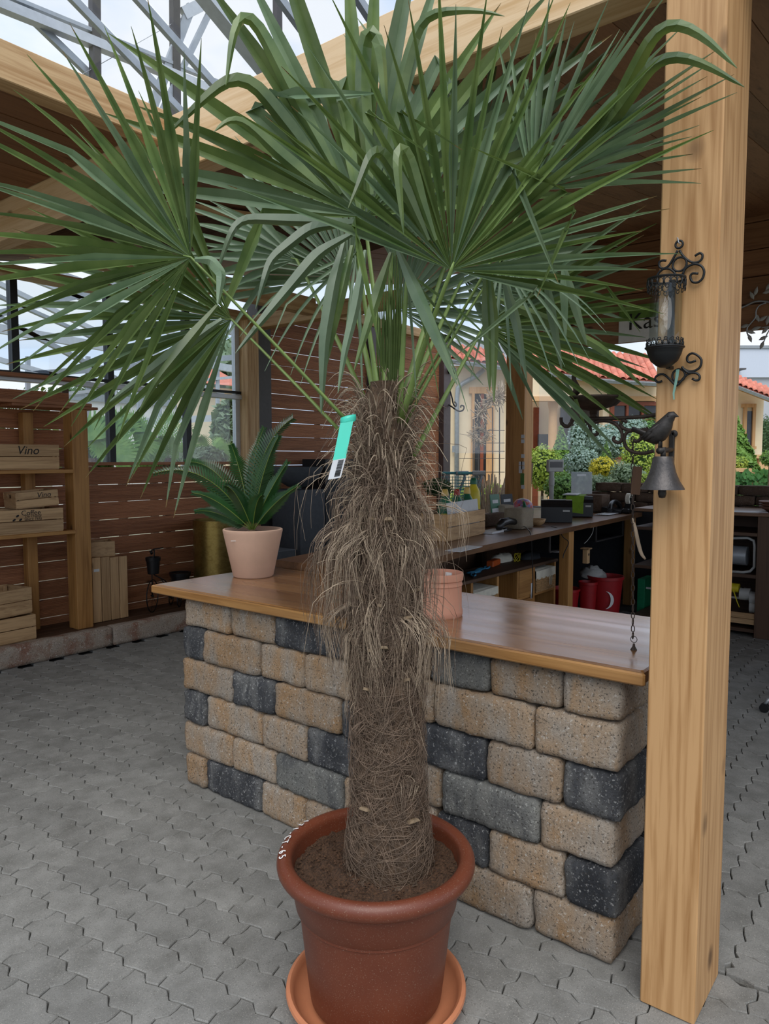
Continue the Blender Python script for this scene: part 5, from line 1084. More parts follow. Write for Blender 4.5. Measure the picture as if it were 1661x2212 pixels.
# ---- crate with plant food
e0, e1 = onZ(966, 1171, DZ), onZ(1046, 1153, DZ); ang = math.atan2(e1[1]-e0[1], e1[0]-e0[0]); Lc = np.linalg.norm(e1-e0); nv = np.array([-math.sin(ang), math.cos(ang), 0]); wdt = .30
cc_ = (e0+e1)/2+nv*wdt/2; cc_[2] = DZ+.006; hcr = 58*np.dot(e0-CAMP, FW)/FPX
pcr = crate('wooden crate of plant food bottles on the cash desk', cc_, Lc, wdt, hcr, rot=ang, group='crates on the desk')
def bottle(label, px, ytop, yo, r, hcap, mcap, mbody, body_h=.26, lab='yellow'):
    Y_ = onZ(px, 1160, DZ)[1]; q = onY(px, ytop, cc_[1]+yo); z1 = q[2]; H_ = max(.22, z1-DZ-.02); c = np.array([q[0], q[1], DZ+.012]); th = thing('plant_food_bottle', label, 'bottle', c, 'plant food bottles in the desk crate')
    k = (.78, .55); hb_ = H_-hcap
    MB(None, None).lathe([(0, 0), (r*.9, 0), (r, .015), (r, hb_*.72), (r*.9, hb_*.85), (r*.5, hb_*.97), (r*.42, hb_), (0, hb_)], 24, c).build('bottle_body', M[mbody], th, 45)
    MB().lathe([(0, hb_), (r*.55, hb_), (r*.5, hb_+hcap*.5), (r*.42, hb_+hcap*.9), (r*.3, H_), (0, H_)], 18, c).build('cap', M[mcap], th, 45)
    d = -unit([FW[0], FW[1], 0])+.25*RT; a0_ = math.atan2(d[1], d[0]); MB().lathe([(r+.0012, hb_*.42), (r+.0012, hb_*.58), (r+.0004, hb_*.58), (r+.0004, hb_*.42)], 10, c, cap=False, arc=(a0_-.8, a0_+.8)).build('label', M[lab], th)
bottle('green plant food bottle with amber cap, leftmost in the crate', 961, 1054, -.05, .052, .05, 'amber', 'green'); bottle('green plant food bottle with red cap', 987, 1054, -.02, .045, .045, 'redcap', 'green')
bottle('green plant food bottle with amber cap beside the yellow one', 1009, 1050, .02, .05, .05, 'amber', 'green'); bottle('yellow plant food bottle with green cap at the back of the crate', 1023, 1030, .07, .055, .05, 'green', 'yellow', lab='yellow')
q0_, q1_ = onY(972, 1108, cc_[1]-.13), onY(1043, 1098, cc_[1]-.13); z0_, z1_ = q0_[2], onY(1043, 1077, cc_[1]-.11)[2]
MBc = MB().hexa([(q0_[0], q0_[1], DZ+.03), (q1_[0], q1_[1]+.02, DZ+.03), (q1_[0], q1_[1]+.024, DZ+.03), (q0_[0], q0_[1]+.004, DZ+.03), (q0_[0], q0_[1]+.03, onY(976, 1086, cc_[1]-.1)[2]), (q1_[0], q1_[1]+.05, z1_), (q1_[0], q1_[1]+.054, z1_), (q0_[0], q0_[1]+.034, onY(976, 1086, cc_[1]-.1)[2])])
tag(MBc.build('display_card', M['paper']), 'blank grey card leaning in the bottle crate', 'card')
p = onZ(1004, 1186, DZ); tag(MB(Rz(.1), p).box(-.16, .16, -.05, .06, .001, .004).build('paper_sheet', M['paper']), 'white sheet of paper at the near desk edge', 'paper')
p = onZ(1064, 1150, DZ); tag(MB(Rz(.1), p).box(-.14, .14, -.06, .06, .001, .016).build('booklet', M['paper']), 'white booklet beside the barcode scanner', 'booklet')
p = onZ(1070, 1136, DZ); block(p+[0, .03, .055], (.19, .05, .053), .008, .003, .03, 77, 'wood_block', M['brownblock'], None); tag(bpy.context.scene.objects['wood_block'], 'reddish brown block beside the bottle crate', 'block')
for i, (px, py, hx, hz_, lab) in enumerate(((1100, 1127, .10, .075, 'pale stone block behind the scanner'), (1139, 1143, .105, .085, 'pale stone cube in front of the painted dome'))):
    p = onZ(px, py, DZ); o = block(p+[0, .08, hz_+.002], (hx, .085, hz_), .012, .003, .03, 80+i, 'stone_block', M['plasterblock'], None); tag(o, lab, 'stone block')
# scanner
p = onZ(1086, 1148, DZ); sc = thing('barcode_scanner', 'black handheld barcode scanner lying on the desk', 'scanner', p)
MB().loft([onY(1078, 1146, p[1]), onY(1077, 1138, p[1]), onY(1084, 1129, p[1]), onY(1098, 1125, p[1]), onY(1114, 1128, p[1]), onY(1130, 1135, p[1])], [.020, .032, .034, .030, .026, .016], 12).build('handle', M['blackp'], sc, True)
MB(Rz(.1), p).box(-.03, .12, -.03, .03, .0, .012, .004).box(.02, .06, -.015, .015, .012, .03).build('stand', M['blackp'], sc)
def cable(label, pts, r=.004, mat='blackp'): tag(MB().loft(curve(pts, 30), r, 6).build('cable', M[mat], None, True), label, 'cable')
ye = 2.50; cable('black scanner cable hanging in front of the cabinet', [onY(1130, 1136, p[1]-.02), onY(1140, 1143, 2.60), onY(1147, 1158, 2.545), onY(1149, 1200, 2.55), onY(1151, 1250, 2.55), onY(1149, 1292, 2.55)])
cable('black cable looping below the printer', [onY(1190, 1137, 2.72), onY(1205, 1142, 2.62), onY(1216, 1160, 2.61), onY(1228, 1172, 2.61), onY(1218, 1196, 2.61), onY(1216, 1206, 2.61)]); cable('pale cable hanging beside the desk leg', [onY(1268, 1124, 2.76), onY(1281, 1130, 2.68), onY(1280, 1150, 2.67), onY(1270, 1166, 2.67), onY(1262, 1174, 2.67)], .003, 'greyp')
# leaflets, painted dome, small wooden bowl
def card(label, x0_, y0_, x1_, y1_, Yp, lean, mats, tilt=0.0):
    A = onY(x0_, y0_, Yp); B = onY(x1_, y1_, Yp); w_ = B[0]-A[0]; h_ = max(.05, A[2]-DZ-.004); th = thing('leaflet_card', label, 'leaflet', (A[0]+w_/2, Yp, DZ)); R = Rx(-lean)
    MB(R, (A[0]+w_/2, Yp, DZ+.003)).box(-w_/2, w_/2, -.003, .003, 0, h_).build('board', M[mats[0]], th)
    MB(R, (A[0]+w_/2, Yp, DZ+.003)).box(-w_*.42, w_*.42, -.0042, -.003, h_*.08, h_*.5).build('print', M[mats[1]], th); MB(R, (A[0]+w_/2, Yp, DZ+.003)).box(-w_*.3, w_*.3, -.0042, -.003, h_*.68, h_*.8).build('title_print', M[mats[2]], th)
card('green and white leaflet leaning by the window sill', 1064, 1068, 1083, 1118, 3.28, .12, ('green', 'paper', 'paper')); card('dark leaflet with grey pictures beside the corner post', 1086, 1068, 1110, 1106, 3.38, .10, ('charcoal', 'greyp', 'paper'))
m_, n_, l_, p_, o_ = _nt('painted_flowers'); v_ = coords(n_, l_, (1, 1, 1)); vo = n_.new('ShaderNodeTexVoronoi'); vo.inputs['Scale'].default_value = 34; l_.new(v_, vo.inputs['Vector'])
hs_ = n_.new('ShaderNodeSeparateColor'); l_.new(vo.outputs['Color'], hs_.inputs[0]); cc2 = ramp(n_, l_, hs_.outputs[0], [(.0, (.45, .03, .05)), (.3, (.60, .16, .15)), (.5, (.10, .16, .5)), (.65, (.65, .45, .4)), (.8, (.08, .4, .25)), (1, (.6, .35, .05))]); l_.new(cc2, p_.inputs['Base Color']); p_.inputs['Roughness'].default_value = .35; M['painted'] = m_
p = onZ(1140, 1118, DZ)+np.array([.12, .12, 0]); rr_ = 24*np.dot(p-CAMP, FW)/FPX; th = thing('painted_dome', 'colourful painted dome with a green spout behind the stone cube', 'ornament', p)
MB().lathe([(rr_*.92, 0), (rr_, .03), (rr_*.98, rr_*.7), (rr_*.85, rr_*1.15), (rr_*.55, rr_*1.5), (0, rr_*1.65)], 32, p, cap=False).build('dome', M['painted'], th, True)
f_ = p-np.array([FW[0], FW[1], 0])*rr_*.95; MB().loft([f_+[0, 0, .02], f_+[0, 0, .10], f_+[.02, .02, .15]], [.02, .022, .012], 10).build('spout', M['green'], th, True)
p = onZ(1172, 1136, DZ)+np.array([0, .05, 0]); tag(MB().lathe([(0, .0), (.03, 0), (.06, .025), (.075, .06), (.068, .058), (.04, .025), (0, .012)], 24, p).build('wooden_bowl', M['crate_y'], None, True), 'small brown wooden bowl behind the stone cube', 'bowl')
# printers
def printer(label, px, py, wpx, h_, depth):
    p = dp(px, py, .06, .06); k = np.dot(p-CAMP, FW)/FPX; w_ = wpx*k; R = Rz(-.22) @ BH0; th = thing('receipt_printer', label, 'printer', p, 'receipt printers on the desk')
    pr = [(0, .004), (depth, .004), (depth, h_*.98), (depth*.25, h_), (.02, h_*.86), (0, h_*.70)]; n = len(pr)
    v = [(-w_/2, y__, z__) for y__, z__ in pr]+[(w_/2, y__, z__) for y__, z__ in pr]; MB(R, p).add(v, [tuple(range(n)), tuple(range(2*n-1, n-1, -1))]+[(i, n+i, n+(i+1) % n, (i+1) % n) for i in range(n)]).build('housing', M['blackp'], th)
    MB(R, p).box(-w_*.3, w_*.3, depth*.3, depth*.45, h_, h_+.006).build('paper_slot', M['greyp'], th); MB(R, p).box(w_*.2, w_*.42, -.002, 0, h_*.5, h_*.58).build('badge', M['greyp'], th); return p, R, w_, h_
BH0 = basis(RT, unit([FW[0], FW[1], 0]), (0, 0, 1))
printer('black receipt printer nearest to the camera', 1209, 1131, 66, .20, .26); p_, R_, w_, hh_ = printer('black receipt printer half under the lime cloth', 1260, 1118, 54, .20, .26)
tag(MB(R_, p_).add([(-w_/2-.008, -.006, .05), (w_*.12, -.006, .03), (w_*.12, -.006, hh_*.72), (-w_/2-.008, -.006, hh_*.72), (-w_/2-.008, .03, hh_*1.04), (w_*.16, .03, hh_*1.03), (w_*.3, .24, hh_*1.07), (-w_/2-.008, .24, hh_*1.07), (-w_/2-.02, .2, .08), (-w_/2-.008, 0, .06)],
             [(0, 1, 2, 3), (3, 2, 5, 4), (4, 5, 6, 7), (9, 3, 4, 7, 8)]).build('cleaning_cloth', M['lime']), 'lime green cloth thrown over the far printer', 'cloth')
xa, ya = p_[0]-.06, p_[1]-.02
tag(MB(Rz(.25), (xa+.12, ya+.14, DZ+hh_*1.08)).box(-.12, .12, -.07, .07, 0, .006).box(-.10, .12, -.06, .06, .006, .011).build('paper_pad', M['paper']), 'white paper pad lying on the lime cloth', 'paper')
# pole display
p = dp(1192, 1092, .15, .12); d = np.dot(p-CAMP, FW); th = thing('pole_display', 'grey customer display on a pole behind the printer', 'display', p); zp_ = lambda y: onD(1193, y, d)[2]
MB().lathe([(0, 0), (.05, 0), (.05, .012), (.026, .02), (.026, zp_(1050)-DZ), (.032, zp_(1049)-DZ), (.032, zp_(1032)-DZ), (.027, zp_(1031)-DZ), (.03, zp_(1019)-DZ), (0, zp_(1019)-DZ)], 20, p).build('pole', M['greyp'], th, 40)
Rd = basis(unit(RT*.97+np.array([FW[0], FW[1], 0])*.25), unit(np.cross([0, 0, 1], unit(RT*.97+np.array([FW[0], FW[1], 0])*.25))), (0, 0, 1)); hp_ = onD(1199, 1006, d)
MB(Rd, hp_).box(-.095, .095, -.03, .035, -.07, .07, .008).build('display_head', M['greyp'], th); MB(Rd, hp_).box(-.078, .078, -.032, -.03, -.02, .045).build('screen', M['darkglass'], th)
# leaning boards, clear box, poster
p = onZ(1176, 1082, DZ); 
for k in range(2): tag(MB(Ry(.16), onZ(1168+k*10, 1084, DZ)+np.array([.2, .3+.05*k, 0])).box(-.03, .03, -.01, .01, 0, .52, .002).build('leaning_board', M['dark_z']), ('narrow brown board leaning behind the pole display', 'second brown board leaning behind the pole display')[k], 'board')
p = dp(1168, 1088, .1, .12); tag(MB().box(p[0]-.11, p[0]+.11, p[1]-.05, p[1]-.046, DZ, DZ+.15).box(p[0]-.11, p[0]-.106, p[1]-.046, p[1]+.05, DZ, DZ+.15).box(p[0]+.106, p[0]+.11, p[1]-.046, p[1]+.05, DZ, DZ+.15).box(p[0]-.11, p[0]+.11, p[1]-.046, p[1]+.05, DZ, DZ+.004).build('acrylic_box', M['acryl']), 'clear acrylic brochure box behind the near printer', 'box')
m_, n_, l_, p_, o_ = _nt('garden_print'); v_ = coords(n_, l_, (1, 1, 1)); cc2 = ramp(n_, l_, noise(n_, l_, v_, 11, 4), [(.3, (.02, .03, .025)), (.5, (.06, .09, .05)), (.62, (.16, .20, .13)), (.75, (.28, .30, .24))]); l_.new(cc2, p_.inputs['Base Color']); p_.inputs['Roughness'].default_value = .25; M['garden_print'] = m_
p = dp(1258, 1090, .45, .22); d = np.dot(p-CAMP, FW); th = thing('poster_holder', 'clear stand holding a dark garden poster on the desk', 'poster', p); A, B = onD(1238, 1020, d), onD(1282, 1085, d); wv_ = unit([RT[0], RT[1], 0]); w_ = abs((B-A) @ RT); h_ = A[2]-DZ; Rp = basis(wv_, unit(np.cross([0, 0, 1], wv_)), (0, 0, 1))
MB(Rp @ Rx(-.06), p).box(-w_/2, w_/2, 0, .004, 0, h_).build('poster_sheet', M['garden_print'], th); MB(Rp @ Rx(-.06), p).box(-w_/2-.004, w_/2+.004, -.006, -.003, 0, h_+.006).build('clear_sheet', M['acryl'], th); MB(Rp, p).box(-w_/2, w_/2, -.05, .06, 0, .004).build('foot', M['acryl'], th)
MB(Rp @ Rx(-.06), p).box(-w_*.22, w_*.22, -.0012, -.0004, h_*.90, h_*.95).build('title_print', M['white'], th)
# brick upstand behind, brown block, phone, tape, pens
xw = 7.98; zt_ = onX(1330, 1043, xw)[2]; hwl = thing('low_brick_wall', 'low dark brick wall between the desk and the garden', 'wall', (xw+.1, 2.4, DZ)); ya_, yb__ = onX(1283, 1060, xw)[1], 1.2; nrow = 3; hr_ = (zt_-DZ+.0)/nrow
for r_i in range(nrow):
    y_ = ya_+(.0 if r_i % 2 == 0 else .14); k = 0
    while y_ > yb__:
        y2 = max(y_-.30, yb__)
        if y_-y2 > .05: block((xw+.12, (y_+y2)/2, DZ+hr_*(r_i+.5)), (.10, (y_-y2)/2-.003, hr_/2-.002), .012, .004, .05, 300+r_i*17+k, 'brick', M['brownblock'], hwl)
        y_ = y2; k += 1
MB().box(xw+.03, xw+.2, yb__, 4.1, 0, DZ-.002).build('base', M['charcoal'], hwl)  # runs on past the bricks, added to close the bright gap under the desk
p = dp(1288, 1094, .25, .1); tag(block(p+[0, 0, .095], (.12, .12, .093), .012, .004, .04, 91, 'stone_block', M['brownblock'], None), 'brown stone cube in front of the poster', 'stone block')
p = dp(1330, 1098, .1, .05); th = thing('telephone', 'black desk telephone with its handset on the far desk', 'telephone', p); MB(Rz(.1), p).hexa([(-.13, -.1, 0), (.13, -.1, 0), (.13, .1, 0), (-.13, .1, 0), (-.13, -.1, .02), (.13, -.1, .02), (.13, .1, .06), (-.13, .1, .06)]).build('base', M['blackp'], th)
MB().loft(curve([p+[-.20, -.02, .03], p+[-.14, -.01, .09], p+[-.02, 0, .115], p+[.10, .0, .09], p+[.16, 0, .04]], 20), [.022+.008*abs(i-10)/10 for i in range(21)], 10).build('handset', M['blackp'], th, True)
p = dp(1318, 1103); tag(MB(Rz(.1), p).box(-.12, .12, -.05, .05, 0, .035, .008).build('card_terminal', M['anthracite']), 'flat dark card box in front of the telephone', 'box')
p = dp(1300, 1110); m = MB()
for k in range(5): m.cbox(p+[random.uniform(-.1, .1), random.uniform(-.03, .03), .006], .06, .012, .006)
tag(m.build('key_bunch', M['greyp']), 'bunch of keys lying on the desk papers', 'keys')
p = onZ(1325, 1108, DZ); tag(MB(Rz(.08), p+[.1, .0, 0]).box(-.45, .35, -.05, .10, .0005, .003).build('paper_sheet', M['paper']), 'loose white papers along the far desk edge', 'paper')
p = dp(1386, 1098, .1, .06); th = thing('tape_dispenser', 'black tape dispenser with a cream tape roll by the post', 'dispenser', p); MB().box(p[0]-.10, p[0]+.12, p[1]-.04, p[1]+.04, DZ, DZ+.05, .01).hexa([(p[0]-.04, p[1]-.035, DZ+.05), (p[0]+.1, p[1]-.035, DZ+.05), (p[0]+.1, p[1]+.035, DZ+.05), (p[0]-.04, p[1]+.035, DZ+.05), (p[0], p[1]-.03, DZ+.16), (p[0]+.05, p[1]-.03, DZ+.16), (p[0]+.05, p[1]+.03, DZ+.16), (p[0], p[1]+.03, DZ+.16)]).build('stand', M['blackp'], th)
m = MB(basis((1, 0, 0), (0, 0, 1), (0, -1, 0)), p+[.0, .02, .15]); m.lathe([(.035, 0), (.06, 0), (.06, .04), (.035, .04), (.035, 0)], 24, cap=False); m.build('tape_roll', M['cloth'], th)
# stickers on the corner post (plain)
st = [(1130, 943), (1130, 953), (1130, 985), (1124, 1001), (1133, 1001), (1124, 1010), (1133, 1010), (1124, 1018), (1129, 1052)]
for i, (x, y) in enumerate(st):
    q = onX(min(x, 1129), y, 7.985); tag(MB().box(7.987, 7.989, q[1]-.022, q[1]+.022, q[2]-.022, q[2]+.022).build('sticker', M['paper']), ('topmost', 'second', 'third', 'fourth left', 'fourth right', 'fifth left', 'fifth right', 'sixth', 'lowest')[i]+' small square sticker on the corner post', 'sticker', 'stickers on the corner post')
q = onX(1128, 1035, 7.985); tag(MB().box(7.986, 7.989, q[1]-.025, q[1]+.025, q[2]-.07, q[2]+.07).build('photo_card', M['g_mid']), 'small green photo card on the corner post', 'card')
# acrylic screens hung above the desk
for (xa, xb, ya2, yb2, Yp, lab) in ((985, 1088, 745, 980, 3.33, 'clear acrylic screen hanging beside the corner post'), (1166, 1232, 830, 972, 3.0, 'clear acrylic screen hanging behind the bird bath')):
    A, B = onY(xa, ya2, Yp), onY(xb, yb2, Yp); z1_ = max(A[2], onY(xb, ya2, Yp)[2]); z0_ = onY(xb, yb2, Yp)[2]
    th = thing('acrylic_screen', lab, 'screen', (A[0], Yp, z0_)); MB().box(A[0], B[0], Yp, Yp+.005, z0_, z1_).build('sheet', M['acryl'], th)
    for x in (A[0]+.06, B[0]-.06): MB().loft([(x, Yp+.0025, z1_), (x, Yp+.0025, zc(x))], .0015, 4).build('cord', M['steel'], th)
# sign and metal tree on the far planks
A, B = onX(1338, 664, XF-.008), onX(1400, 735, XF-.008); sg = thing('shop_sign', 'white and green sign reading Kasse above the cash desk', 'sign', (XF-.01, A[1]-.4, B[2])); zs0, zs1 = B[2]+.0, A[2]
MB().box(XF-.014, XF-.002, A[1]-1.15, A[1], zs0, zs1).build('panel', M['white'], sg); MB().box(XF-.016, XF-.014, A[1]-1.15, A[1], zs0+(zs1-zs0)*.62, zs1).build('green_band', M['g_conifer'], sg)
text('lettering', 'Kasse', M['ink'], sg, B_FRONT, (XF-.018, A[1]-.10, (zs0+zs1)/2+.01), .25, .001, align='LEFT')
tree = thing('metal_tree', 'metal branch ornament with pale leaves on the planks right of the post', 'ornament', onX(1625, 690, XF-.03))
def tp(x, y): return onX(x, y, XF-.03)
def tcur(pix, r): MB().loft(curve([tp(*p_) for p_ in pix], 24), [r*(1-.5*i/24) for i in range(25)] if 0 else r, 6).build('branch', M['steel'], tree, True)
tcur([(1680, 656), (1650, 651), (1630, 652), (1612, 660), (1598, 665), (1586, 660), (1570, 655)], .010); tcur([(1598, 665), (1590, 675), (1585, 690), (1580, 712)], .008); tcur([(1655, 654), (1640, 660), (1633, 672), (1632, 685), (1622, 698), (1614, 708), (1614, 720), (1620, 732)], .007); tcur([(1661, 705), (1645, 708)], .005); tcur([(1594, 663), (1587, 650), (1582, 640)], .006); tcur([(1680, 690), (1665, 708), (1655, 725), (1650, 738)], .006)
for (x, y, a_) in ((1633, 629, 1.3), (1624, 638, 2.0), (1588, 630, .7), (1636, 687, -1.2), (1648, 688, .5), (1610, 704, .2), (1622, 717, -.4), (1620, 731, -1.2), (1634, 709, .2), (1653, 713, .8), (1649, 730, .4), (1582, 712, 1.2), (1583, 734, -.2), (1658, 630, .2), (1660, 618, 1.0), (1646, 745, 1.2), (1658, 692, 1.4)):
    c_ = tp(x, y); u_ = np.array([0, -math.cos(a_), math.sin(a_)]); v2 = np.array([0, math.sin(a_), math.cos(a_)]); m = MB()
    m.loft([c_-u_*.045, c_-u_*.015, c_+u_*.01, c_+u_*.045], [(.001, .002), (.002, .02), (.002, .019), (.001, .001)], 6, upv=(1, 0, 0)); m.build('metal_leaf', M['greyp'], tree, True)

# ---- back counter right of the post
XBk = 7.0; zt2 = 1.105; yR, yL = onX(1634, 1200, XBk)[1], 2.35
bk = thing('back_counter', 'dark back counter with open shelves right of the pine post', 'counter', (7.3, 1.6, 0))
MB().box(XBk-.03, 7.7, -.6, yL+.1, zt2-.03, zt2, .004).build('counter_board', M['desk_y'], bk)
MB().box(XBk, 7.65, -.55, yR, 0, zt2-.03, .003).build('side_panel', M['dark_z'], bk); MB().box(7.62, 7.65, yR, yL+.1, 0, zt2-.03).build('rear_panel', M['dark_y'], bk)
for py in (1150, 1240): z = onX(1600, py, XBk)[2]; MB().box(XBk, 7.62, yR, yL+.1, z-.03, z, .002).build('shelf_board', M['dark_y'], bk)
MB().box(XBk+.02, 7.62, yR, yL+.1, .04, .07).build('shelf_board', M['dark_y'], bk)
def bkx(x, y, o=.05): return onX(x, y, XBk+o)
th = thing('paper_roll_holder', 'steel roll of wrapping paper in a tube frame under the back counter', 'paper roll', bkx(1590, 1200)); A, B = bkx(1560, 1197, .12), bkx(1620, 1204, .12)
MB().loft([np.array([XBk+.12, B[1]+.02, A[2]]), np.array([XBk+.12, B[1]+.5, A[2]])], .085, 24).build('paper_roll', M['steel'], th, 40)
q = [bkx(1552, 1163), bkx(1615, 1162), bkx(1628, 1168), bkx(1630, 1180), bkx(1629, 1225), bkx(1620, 1234), bkx(1606, 1236), bkx(1552, 1233)]; MB().loft(q, .012, 8).build('tube_frame', M['greyp'], th, True)
z = onX(1600, 1240, XBk)[2]; cy = thing('ribbon_rack', 'rack with a yellow roll and white spools on the lower shelf', 'rack', bkx(1600, 1300)); A = bkx(1590, 1270, .1)
MB().loft([np.array([XBk+.1, onX(1597, 1270, XBk+.1)[1], A[2]]), np.array([XBk+.1, onX(1552, 1270, XBk+.1)[1], A[2]])], .042, 18).build('yellow_roll', M['yellow'], cy, 40)
for i, (x, y, r) in enumerate(((1604, 1283, .055), (1612, 1283, .055), (1626, 1292, .06), (1626, 1310, .06))):
    c_ = bkx(x, y, .1); MB().loft([c_+[0, .02, 0], c_-[0, .035, 0]], r, 16).build('spool', M['greyp'], cy, 40)
MB().loft([bkx(1584, 1275, .04), bkx(1592, 1300, .03), bkx(1597, 1312, .03)], [(.003, .01), (.003, .008), (.002, .006)], 5).build('yellow_strap', M['yellow'], cy)
MB().box(XBk+.09, XBk+.105, onX(1620, 1290, XBk)[1], yL, bkx(1600, 1296)[2], bkx(1600, 1292)[2]).build('rod', M['greyp'], cy)
A, B = bkx(1555, 1318, .0), bkx(1631, 1352, .0); bxw = thing('wooden_box', 'pale wooden box on the floor shelf of the back counter', 'box', (XBk+.1, (A[1]+B[1])/2, B[2])); 
for k in range(2): h_ = (A[2]-B[2])/2; MB().box(XBk+.01, XBk+.03, B[1], A[1]+.1, B[2]+k*h_+.002, B[2]+(k+1)*h_-.002, .002).build('front_board', M['crate_y'], bxw)
MB().box(XBk+.03, XBk+.45, B[1], B[1]+.02, B[2], A[2]).box(XBk+.03, XBk+.45, B[1]+.02, A[1]+.1, B[2], B[2]+.015).build('box_shell', M['crate_x'], bxw)
p = onX(1655, 1105, 7.25); d = np.dot(p-CAMP, FW)
for k in range(3): c_ = onZ(1662, 1107, zt2)+np.array([.2, -.08, .022*k+.002]); tag(MB().lathe([(0, 0), (.14, 0), (.20, .035), (.205, .045), (.195, .042), (.135, .008), (0, .008)], 32, c_).build('clay_saucer', M['clay_brown'], None, 40), ('lowest brown saucer in the stack on the back counter', 'middle brown saucer in the stack on the back counter', 'topmost brown saucer in the stack on the back counter')[k], 'saucer', 'brown saucers on the back counter')
p = onZ(1595, 1107, zt2); tag(MB(Rz(.4), p+[.12, 0, 0]).box(-.06, .06, -.2, .2, .001, .004).build('paper_sheet', M['paper']), 'white sheet on the back counter right of the post', 'paper')
# caster of an office chair at the right edge
p00 = onZ(1651, 1538, 0); p = p00; cs = thing('office_chair_base', 'chrome and black castor foot of an office chair at the right edge', 'chair', p); wv_ = unit(RT*1.0)
hub_ = p+RT*.36+np.array([0, 0, .13])
for k in range(5):
    a_ = math.atan2(-RT[1], -RT[0])+k*2*math.pi/5; q = np.array([hub_[0]+.36*math.cos(a_), hub_[1]+.36*math.sin(a_), 0]); dv = unit(q-hub_*[1, 1, 0]); wv_ = np.array([-dv[1], dv[0], 0]) if k else unit(RT*.6+FW*[.8, .8, 0])
    for s_ in (-1, 1): MB().loft([q+wv_*s_*.006+[0, 0, .028], q+wv_*s_*.020+[0, 0, .028]], .028, 18).build('castor_wheel', M['blackp'], cs, 40)
    MB().loft([q+[0, 0, .05], q-dv*.02+[0, 0, .075], q-dv*.08+[0, 0, .10], hub_], [.009, .012, .016, .02], 10).build('foot_arm', M['steel'], cs, True)
MB().loft([hub_-[0, 0, .03], hub_+[0, 0, .30]], .025, 14).build('column', M['blackmetal'], cs, 40)
MB().lathe([(0, 0), (.20, 0), (.235, .03), (.24, .06), (.22, .085), (0, .09)], 32, hub_+[0, 0, .30]).build('seat', M['blackp'], cs, 40)
bk_ = hub_+RT*.22+np.array([0, 0, .42]); MB().loft([bk_-[0, 0, .1], bk_+RT*.03+[0, 0, .12], bk_+RT*.04+[0, 0, .30], bk_+RT*.04+[0, 0, .42]], [(.02, .12), (.025, .2), (.025, .2), (.02, .14)], 16, upv=tuple(RT)).build('backrest', M['blackp'], cs, True)
# ================================================================== OUTDOORS
struct(MB().box(-40, 90, -60, 90, -.09, -.061).build('floor_garden', M['ground']))
FH = unit([FW[0], FW[1], 0])
def onH(x, y, dist): r = ray(x, y); return CAMP+r*(dist/(r @ FH))
BH = basis(RT, FH, (0, 0, 1))
def hb(m, x0, y0, x1, y1, dist, thick=.1, back=0.0, bev=0.0):
    """box standing across the view direction: its front face covers these columns and heights at that distance"""
    cx0 = (x0+x1)/2; a = onH(x0, (y0+y1)/2, dist) @ RT; b = onH(x1, (y0+y1)/2, dist) @ RT; z1, z0 = onH(cx0, y0, dist)[2], onH(cx0, y1, dist)[2]
    R0, T0 = m.R, m.T; m.R, m.T = BH, np.zeros(3); m.box(min(a, b), max(a, b), dist+back, dist+back+thick, min(z0, z1), max(z0, z1), bev); m.R, m.T = R0, T0; return m
def leafcloud(c, shape, n, size, seed, up=.3):
    r = np.random.default_rng(seed); d = unit_rows(r.normal(size=(n, 3))); rad = r.uniform(.72, 1.02, n)[:, None]; S = np.array(shape[:3], float)
    if shape[3] == 'cone':
        h = 1-np.sqrt(r.uniform(0, 1, n)); a = r.uniform(0, 6.283, n); w = (1-h)*(.95+.12*np.sin(a*5+h*20)); P = np.stack([np.cos(a)*w, np.sin(a)*w, h*2-1], 1)*rad**.4; N = np.stack([np.cos(a), np.sin(a), np.full(n, .35)], 1)
    else:
        P = d*rad; k = vnoise(d*2.2, seed, 2.0); P *= (1+.14*k)[:, None]; N = d.copy()
    P = P*S+np.array(c); N = unit_rows(N+r.normal(0, .45, (n, 3))+np.array([0, 0, up])); t1 = unit_rows(np.cross(N, r.normal(size=(n, 3)))); t2 = np.cross(N, t1); s = size*r.uniform(.6, 1.3, n)[:, None]
    V = np.stack([P-t1*s*.35, P+t2*s*.5+N*s*.2, P+t1*s*.35, P-t2*s*.5], 1).reshape(-1, 3); F = np.arange(n*4).reshape(-1, 4); return V, F
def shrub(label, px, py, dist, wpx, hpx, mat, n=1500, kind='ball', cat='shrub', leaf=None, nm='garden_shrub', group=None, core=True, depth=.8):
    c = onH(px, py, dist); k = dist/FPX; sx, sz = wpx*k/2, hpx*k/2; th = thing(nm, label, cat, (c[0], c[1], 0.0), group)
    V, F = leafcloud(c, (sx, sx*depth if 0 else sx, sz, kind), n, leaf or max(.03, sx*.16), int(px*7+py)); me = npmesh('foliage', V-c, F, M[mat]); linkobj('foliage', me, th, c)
    z0 = c[2]-sz*.9; MB().loft([(c[0], c[1], -.06), (c[0], c[1], z0+sz*.6)], [sx*.12, sx*.06], 7).build('stem', M['bark'], th)
    if core and kind == 'ball': MB().lathe([(.01, -sz*.75), (sx*.5, -sz*.55), (sx*.72, 0), (sx*.5, sz*.55), (.01, sz*.75)], 10, c).build('inner_branches', M['g_dark'], th)  # added solid dark core, fills the inside of the leaf shell
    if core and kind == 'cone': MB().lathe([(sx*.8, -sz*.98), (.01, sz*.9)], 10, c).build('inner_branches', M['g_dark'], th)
    return th
